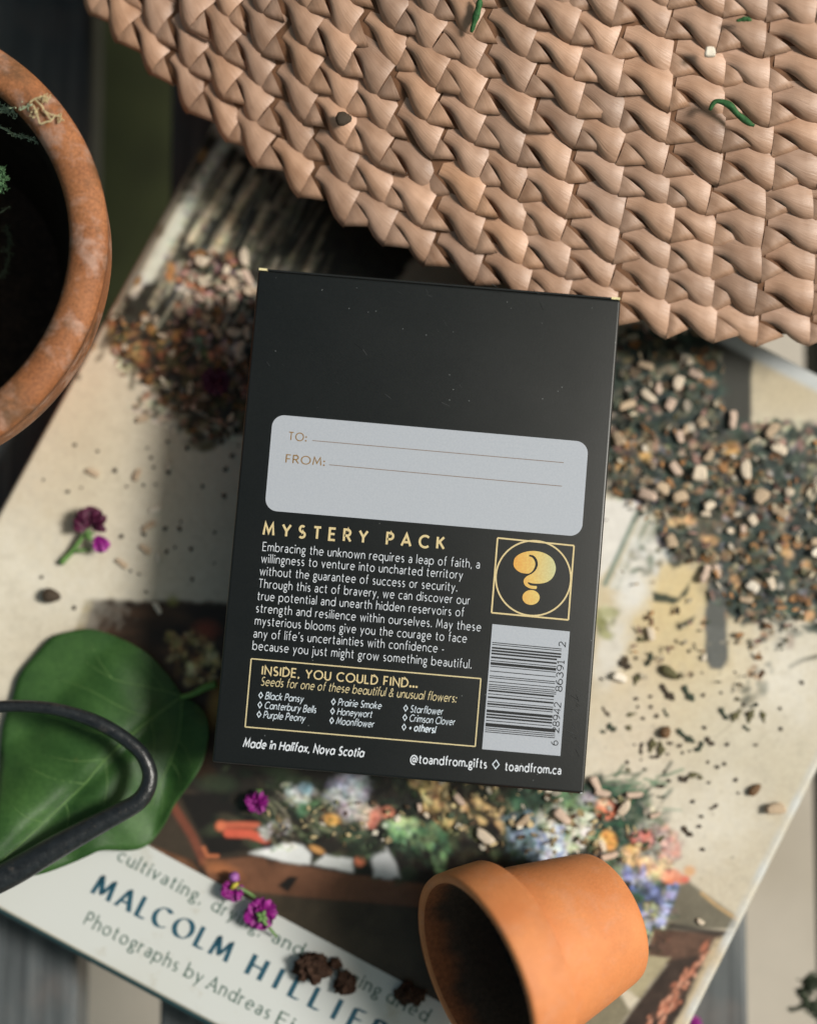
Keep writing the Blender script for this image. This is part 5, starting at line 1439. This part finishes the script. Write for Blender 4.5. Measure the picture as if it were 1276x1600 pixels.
# fine soil crumbs
DL = [(117, 695), (153, 705), (68, 750), (106, 768), (127, 762), (65, 902), (116, 950), (198, 760), (224, 758), (243, 757), (263, 738), (328, 673), (347, 690), (352, 733), (362, 712), (350, 775), (376, 662), (372, 696), (236, 715), (230, 700), (190, 838), (225, 835), (258, 826), (280, 826), (335, 832), (273, 855), (298, 858), (204, 892), (217, 897), (228, 925), (260, 862), (335, 880), (300, 905), (240, 730), (282, 815), (318, 655), (292, 700), (262, 690), (316, 760), (180, 735)]
for x, y in DL:
    s_ = cr.uniform(3.2, 6.6); put('soil_crumb', CRUMB[int(cr.integers(0, 3))], x, y, s_, s_ * .85, .8, cr.uniform(0, 180), 'tiny dark soil crumb on the shaded cover left of the box', 'soil crumb', 'soil crumbs left of the box')
DR = zpx([(235, 118, 0, 0, 0), (318, 105, 0, 0, 0), (245, 165, 0, 0, 0), (322, 165, 0, 0, 0), (355, 218, 0, 0, 0), (275, 232, 0, 0, 0), (622, 98, 0, 0, 0), (725, 85, 0, 0, 0), (630, 285, 0, 0, 0), (1070, 292, 0, 0, 0), (1065, 175, 0, 0, 0), (1190, 25, 0, 0, 0), (925, 385, 0, 0, 0), (760, 382, 0, 0, 0), (545, 420, 0, 0, 0), (503, 430, 0, 0, 0), (650, 485, 0, 0, 0), (705, 512, 0, 0, 0), (745, 495, 0, 0, 0), (810, 587, 0, 0, 0), (825, 662, 0, 0, 0), (655, 602, 0, 0, 0), (562, 712, 0, 0, 0), (615, 798, 0, 0, 0), (400, 537, 0, 0, 0), (425, 590, 0, 0, 0), (285, 525, 0, 0, 0), (263, 470, 0, 0, 0), (185, 485, 0, 0, 0), (225, 383, 0, 0, 0), (418, 437, 0, 0, 0), (600, 855, 0, 0, 0), (850, 150, 0, 0, 0)], 930, 1060, 3.688) + zpx([(615, 1075, 0, 0, 0), (805, 1072, 0, 0, 0), (620, 1205, 0, 0, 0), (725, 1190, 0, 0, 0), (950, 885, 0, 0, 0), (440, 930, 0, 0, 0), (500, 905, 0, 0, 0), (540, 950, 0, 0, 0), (465, 890, 0, 0, 0), (570, 910, 0, 0, 0), (235, 990, 0, 0, 0), (35, 1110, 0, 0, 0), (1190, 1135, 0, 0, 0), (860, 1095, 0, 0, 0)], 930, 760, 3.688) + [(1098, 1328, 0, 0, 0), (1096, 1276, 0, 0, 0)]
for x, y, *_ in DR:
    s_ = cr.uniform(3.0, 5.6); put('soil_crumb', CRUMB[int(cr.integers(0, 3))], x, y, s_, s_ * .85, .8, cr.uniform(0, 180), 'tiny dark soil crumb on the sunlit cover right of the box', 'soil crumb', 'soil crumbs right of the box')
# clods of soil on the title panel
def clod(x, y, rpx, seed, label):
    r = np.random.default_rng(seed); bm = bmesh.new(); bmesh.ops.create_icosphere(bm, subdivisions=5, radius=1.0)
    k1 = r.normal(0, 1, (10, 3)) * 2.2; p1 = r.uniform(0, 6, 10); k2 = r.normal(0, 1, (14, 3)) * 6; p2 = r.uniform(0, 6, 14); k3 = r.normal(0, 1, (16, 3)) * 14; p3 = r.uniform(0, 6, 16)
    s = rpx / 5100.0; c = P(x, y, ZB + s * .7)
    vs = []
    for v in bm.verts:
        n = np.array(v.co); a = 1 + .11 * np.sin(k1 @ n + p1).sum() / 1.6 + .075 * np.sin(k2 @ n + p2).sum() / 1.6 + .05 * np.sin(k3 @ n + p3).sum() / 2 + r.normal(0, .03)
        q = n * a * s; q[2] = max(q[2] * .85, -s * .62)
        vs.append(c + q)
    fs = [[w.index for w in f.verts] for f in bm.faces]; bm.free()
    return tag(obj('soil_clod', vs, fs, clod_m), label, 'soil clod')
clod_m, nt, b = newmat('clod_soil')
f = noise(nt, 420, 7, .72, objco(nt))
nt.links.new(ramp(nt, f, [(.3, L4(44, 32, 26)), (.5, L4(78, 58, 48)), (.75, L4(112, 88, 74))]).outputs['Color'], b.inputs['Base Color'])
b.inputs['Roughness'].default_value = 1; b.inputs['Specular IOR Level'].default_value = .1; bump(nt, b, f, 1.0, .0018)
clod(482, 1512, 24, 1, 'largest dark soil clod on the white title panel')
clod(540, 1537, 16, 2, 'medium lumpy soil clod right of the largest clod')
clod(524, 1505, 8, 3, 'smallest soil clod just above the medium clod')
clod(633, 1553, 15, 4, 'dark flat soil clod on the title panel beside the small pot mouth')
clod(652, 1560, 11, 5, 'soil lump touching the shadow of the small pot mouth')

# ------------------------------------------------------------------ green scraps on the mat, moss
def on_mat(x, y):
    z = .06
    for _ in range(12):
        p = P(x, y, z); r = math.hypot(p[0] - MC[0], p[1] - MC[1]); z = float(matz(r, 0)) + .0042
    return P(x, y, z)
clip_m = simple('green_clipping', lin((50, 94, 54)), .7, .4, 900, .5, .25)
for pts_, r0, lab in (([(1108, 172), (1118, 158), (1138, 163), (1152, 178), (1170, 192), (1178, 196)], .0011, 'bent bright green stem clipping on the woven mat at the right'), ([(736, 50), (742, 30), (748, 8), (750, -6)], .0011, 'straight green stem clipping at the top of the woven mat'), ([(1150, 32), (1164, 29), (1174, 31)], .0008, 'short green scrap at the top right corner of the woven mat')):
    q = spline([on_mat(*p) for p in pts_], 6)
    tag(obj('stem_clipping', *tube(q, r0 * (.25 + .65 * np.sin(np.linspace(.15, 2.9, len(q))) + .10 * np.sin(np.linspace(0, 19, len(q)))), 8), clip_m), lab, 'stem clipping')
o = on_mat(537, 186)
me = SEED[1].copy()
s_ = bpy.data.objects.new('seed', me); COL.objects.link(s_); s_.location = o + np.array([0, 0, .0006]); s_.scale = (.0024, .0020, .0011)
tag(s_, 'dark seed caught in the weave of the mat', 'seed')
for k, (x, y, l) in enumerate(((1108, 82, 'whitish seed shell in the weave at the upper right'), )):
    o = on_mat(x, y); s_ = bpy.data.objects.new('seed_shell', CHIP[3][0]); COL.objects.link(s_); s_.location = o + np.array([0, 0, .0008]); s_.scale = (.0016, .0013, .001); tag(s_, l, 'seed shell')

moss_m, nt, b = newmat('moss_green')
n1 = noise(nt, 600, 4, .6, objco(nt))
nt.links.new(ramp(nt, n1, [(.3, L4(130, 150, 120)), (.7, L4(190, 204, 172))]).outputs['Color'], b.inputs['Base Color']); b.inputs['Roughness'].default_value = .8
dmoss_m = simple('dark_moss', lin((62, 72, 54)), .8, .3, 500, .3)
mr = np.random.default_rng(77)
def moss(name, path, label, mat, r0=.00035, nb=26, lb=.003, leaf=.0006):
    """a fuzzy moss strand: a thin stem with many short leafy side shoots"""
    q = spline(path, 8); mb = MB(); mb.add(*tube(q, np.linspace(r0 * 1.2, r0 * .6, len(q)), 6))
    for k in range(nb):
        i = int(mr.integers(0, len(q) - 1)); c = q[i]
        d = mr.normal(0, 1, 3); d /= np.linalg.norm(d); e = c + d * lb * mr.uniform(.3, 1)
        mid = (c + e) / 2 + mr.normal(0, lb * .12, 3)
        w = spline([c, mid, e], 3); mb.add(*tube(w, np.linspace(r0 * .5, r0 * .25, len(w)), 5))
        for j in range(5):
            p = w[int(mr.integers(1, len(w)))]; a = mr.normal(0, 1, 3); a /= np.linalg.norm(a); s = np.cross(a, mr.normal(0, 1, 3)); s /= np.linalg.norm(s)
            mb.add([p, p + a * leaf + s * leaf * .35, p + a * leaf * 1.8, p + a * leaf - s * leaf * .35], [(0, 1, 2, 3)])
    th = obj(name, mb.v, mb.f, mat)
    return tag(th, label, 'moss')
def mp_(l): return [P(x, y, z) for x, y, z in l]
moss('moss_strand', mp_([(-60, 150, .066), (-30, 165, .072), (0, 170, .076), (18, 168, .079), (34, 166, .082), (48, 164, .0865)]), 'pale fuzzy moss strand reaching onto the rim of the large pot', moss_m, .0004, 90, .0035, .0006)
moss('moss_strand', mp_([(-40, 190, .066), (0, 198, .071), (20, 208, .073), (40, 214, .074), (58, 221, .075)]), 'thin moss twig hanging inside the large pot below the rim strand', moss_m, .0003, 40, .0022, .0005)
moss('moss_strand', mp_([(-40, 300, .060), (-15, 275, .064), (0, 262, .066), (5, 285, .064), (-4, 300, .062)]), 'green moss tuft at the photo edge inside the large pot', simple('bright_moss', lin((100, 140, 96)), .8, .3, 500, .3), .0004, 60, .003, .0007)
moss('moss_strand', mp_([(-30, 345, .055), (0, 332, .058), (15, 322, .060)]), 'single dry moss thread deep inside the large pot', dmoss_m, .0003, 10, .0015, .0004)
moss('moss_strand', mp_([(-30, 440, .045), (0, 430, .048), (12, 410, .05), (14, 380, .05), (10, 350, .052)]), 'dark moss strand low inside the large pot', dmoss_m, .0003, 50, .003, .0006)
root_m = simple('dry_root', lin((196, 180, 138)), .7, .2, 500, .2)
rt = MB()
zr = .0868
for l in ([(46, 160), (54, 154), (62, 152), (70, 150), (76, 156)], [(54, 154), (60, 160), (66, 166), (68, 172)], [(68, 172), (78, 178), (86, 180), (94, 182)], [(68, 172), (76, 182), (80, 188), (72, 190), (63, 193), (60, 186)], [(86, 180), (80, 188)], [(60, 186), (56, 174), (52, 164)]):
    q = spline([P(x, y, zr) for x, y in l], 5); rt.add(*tube(q, .00022, 6))
for x, y in ((66, 152), (71, 156), (75, 151), (92, 182), (95, 186), (55, 172), (56, 180)):
    for k in range(9):
        c = P(x + mr.normal(0, 2.5), y + mr.normal(0, 2.5), zr); d = mr.normal(0, 1, 3); d /= np.linalg.norm(d); rt.add(*tube([c, c + d * .0007], [.0002, .0001], 5))
tag(rt.build('root_thread', root_m), 'tangled pale root thread stuck to the rim of the large pot', 'root thread')
moss('moss_sprig', mp_([(1320, 1610, .001), (1285, 1590, .002), (1268, 1572, .003), (1254, 1556, .004), (1262, 1540, .005), (1270, 1530, .005)]), 'dark mossy twig at the lower right beside the bench gap', dmoss_m, .0009, 130, .0032, .001)
moss('moss_sprig', mp_([(1268, 1572, .003), (1250, 1574, .003), (1232, 1580, .002)]), 'short side twig next to the dark mossy twig', dmoss_m, .0006, 16, .0014, .0006)
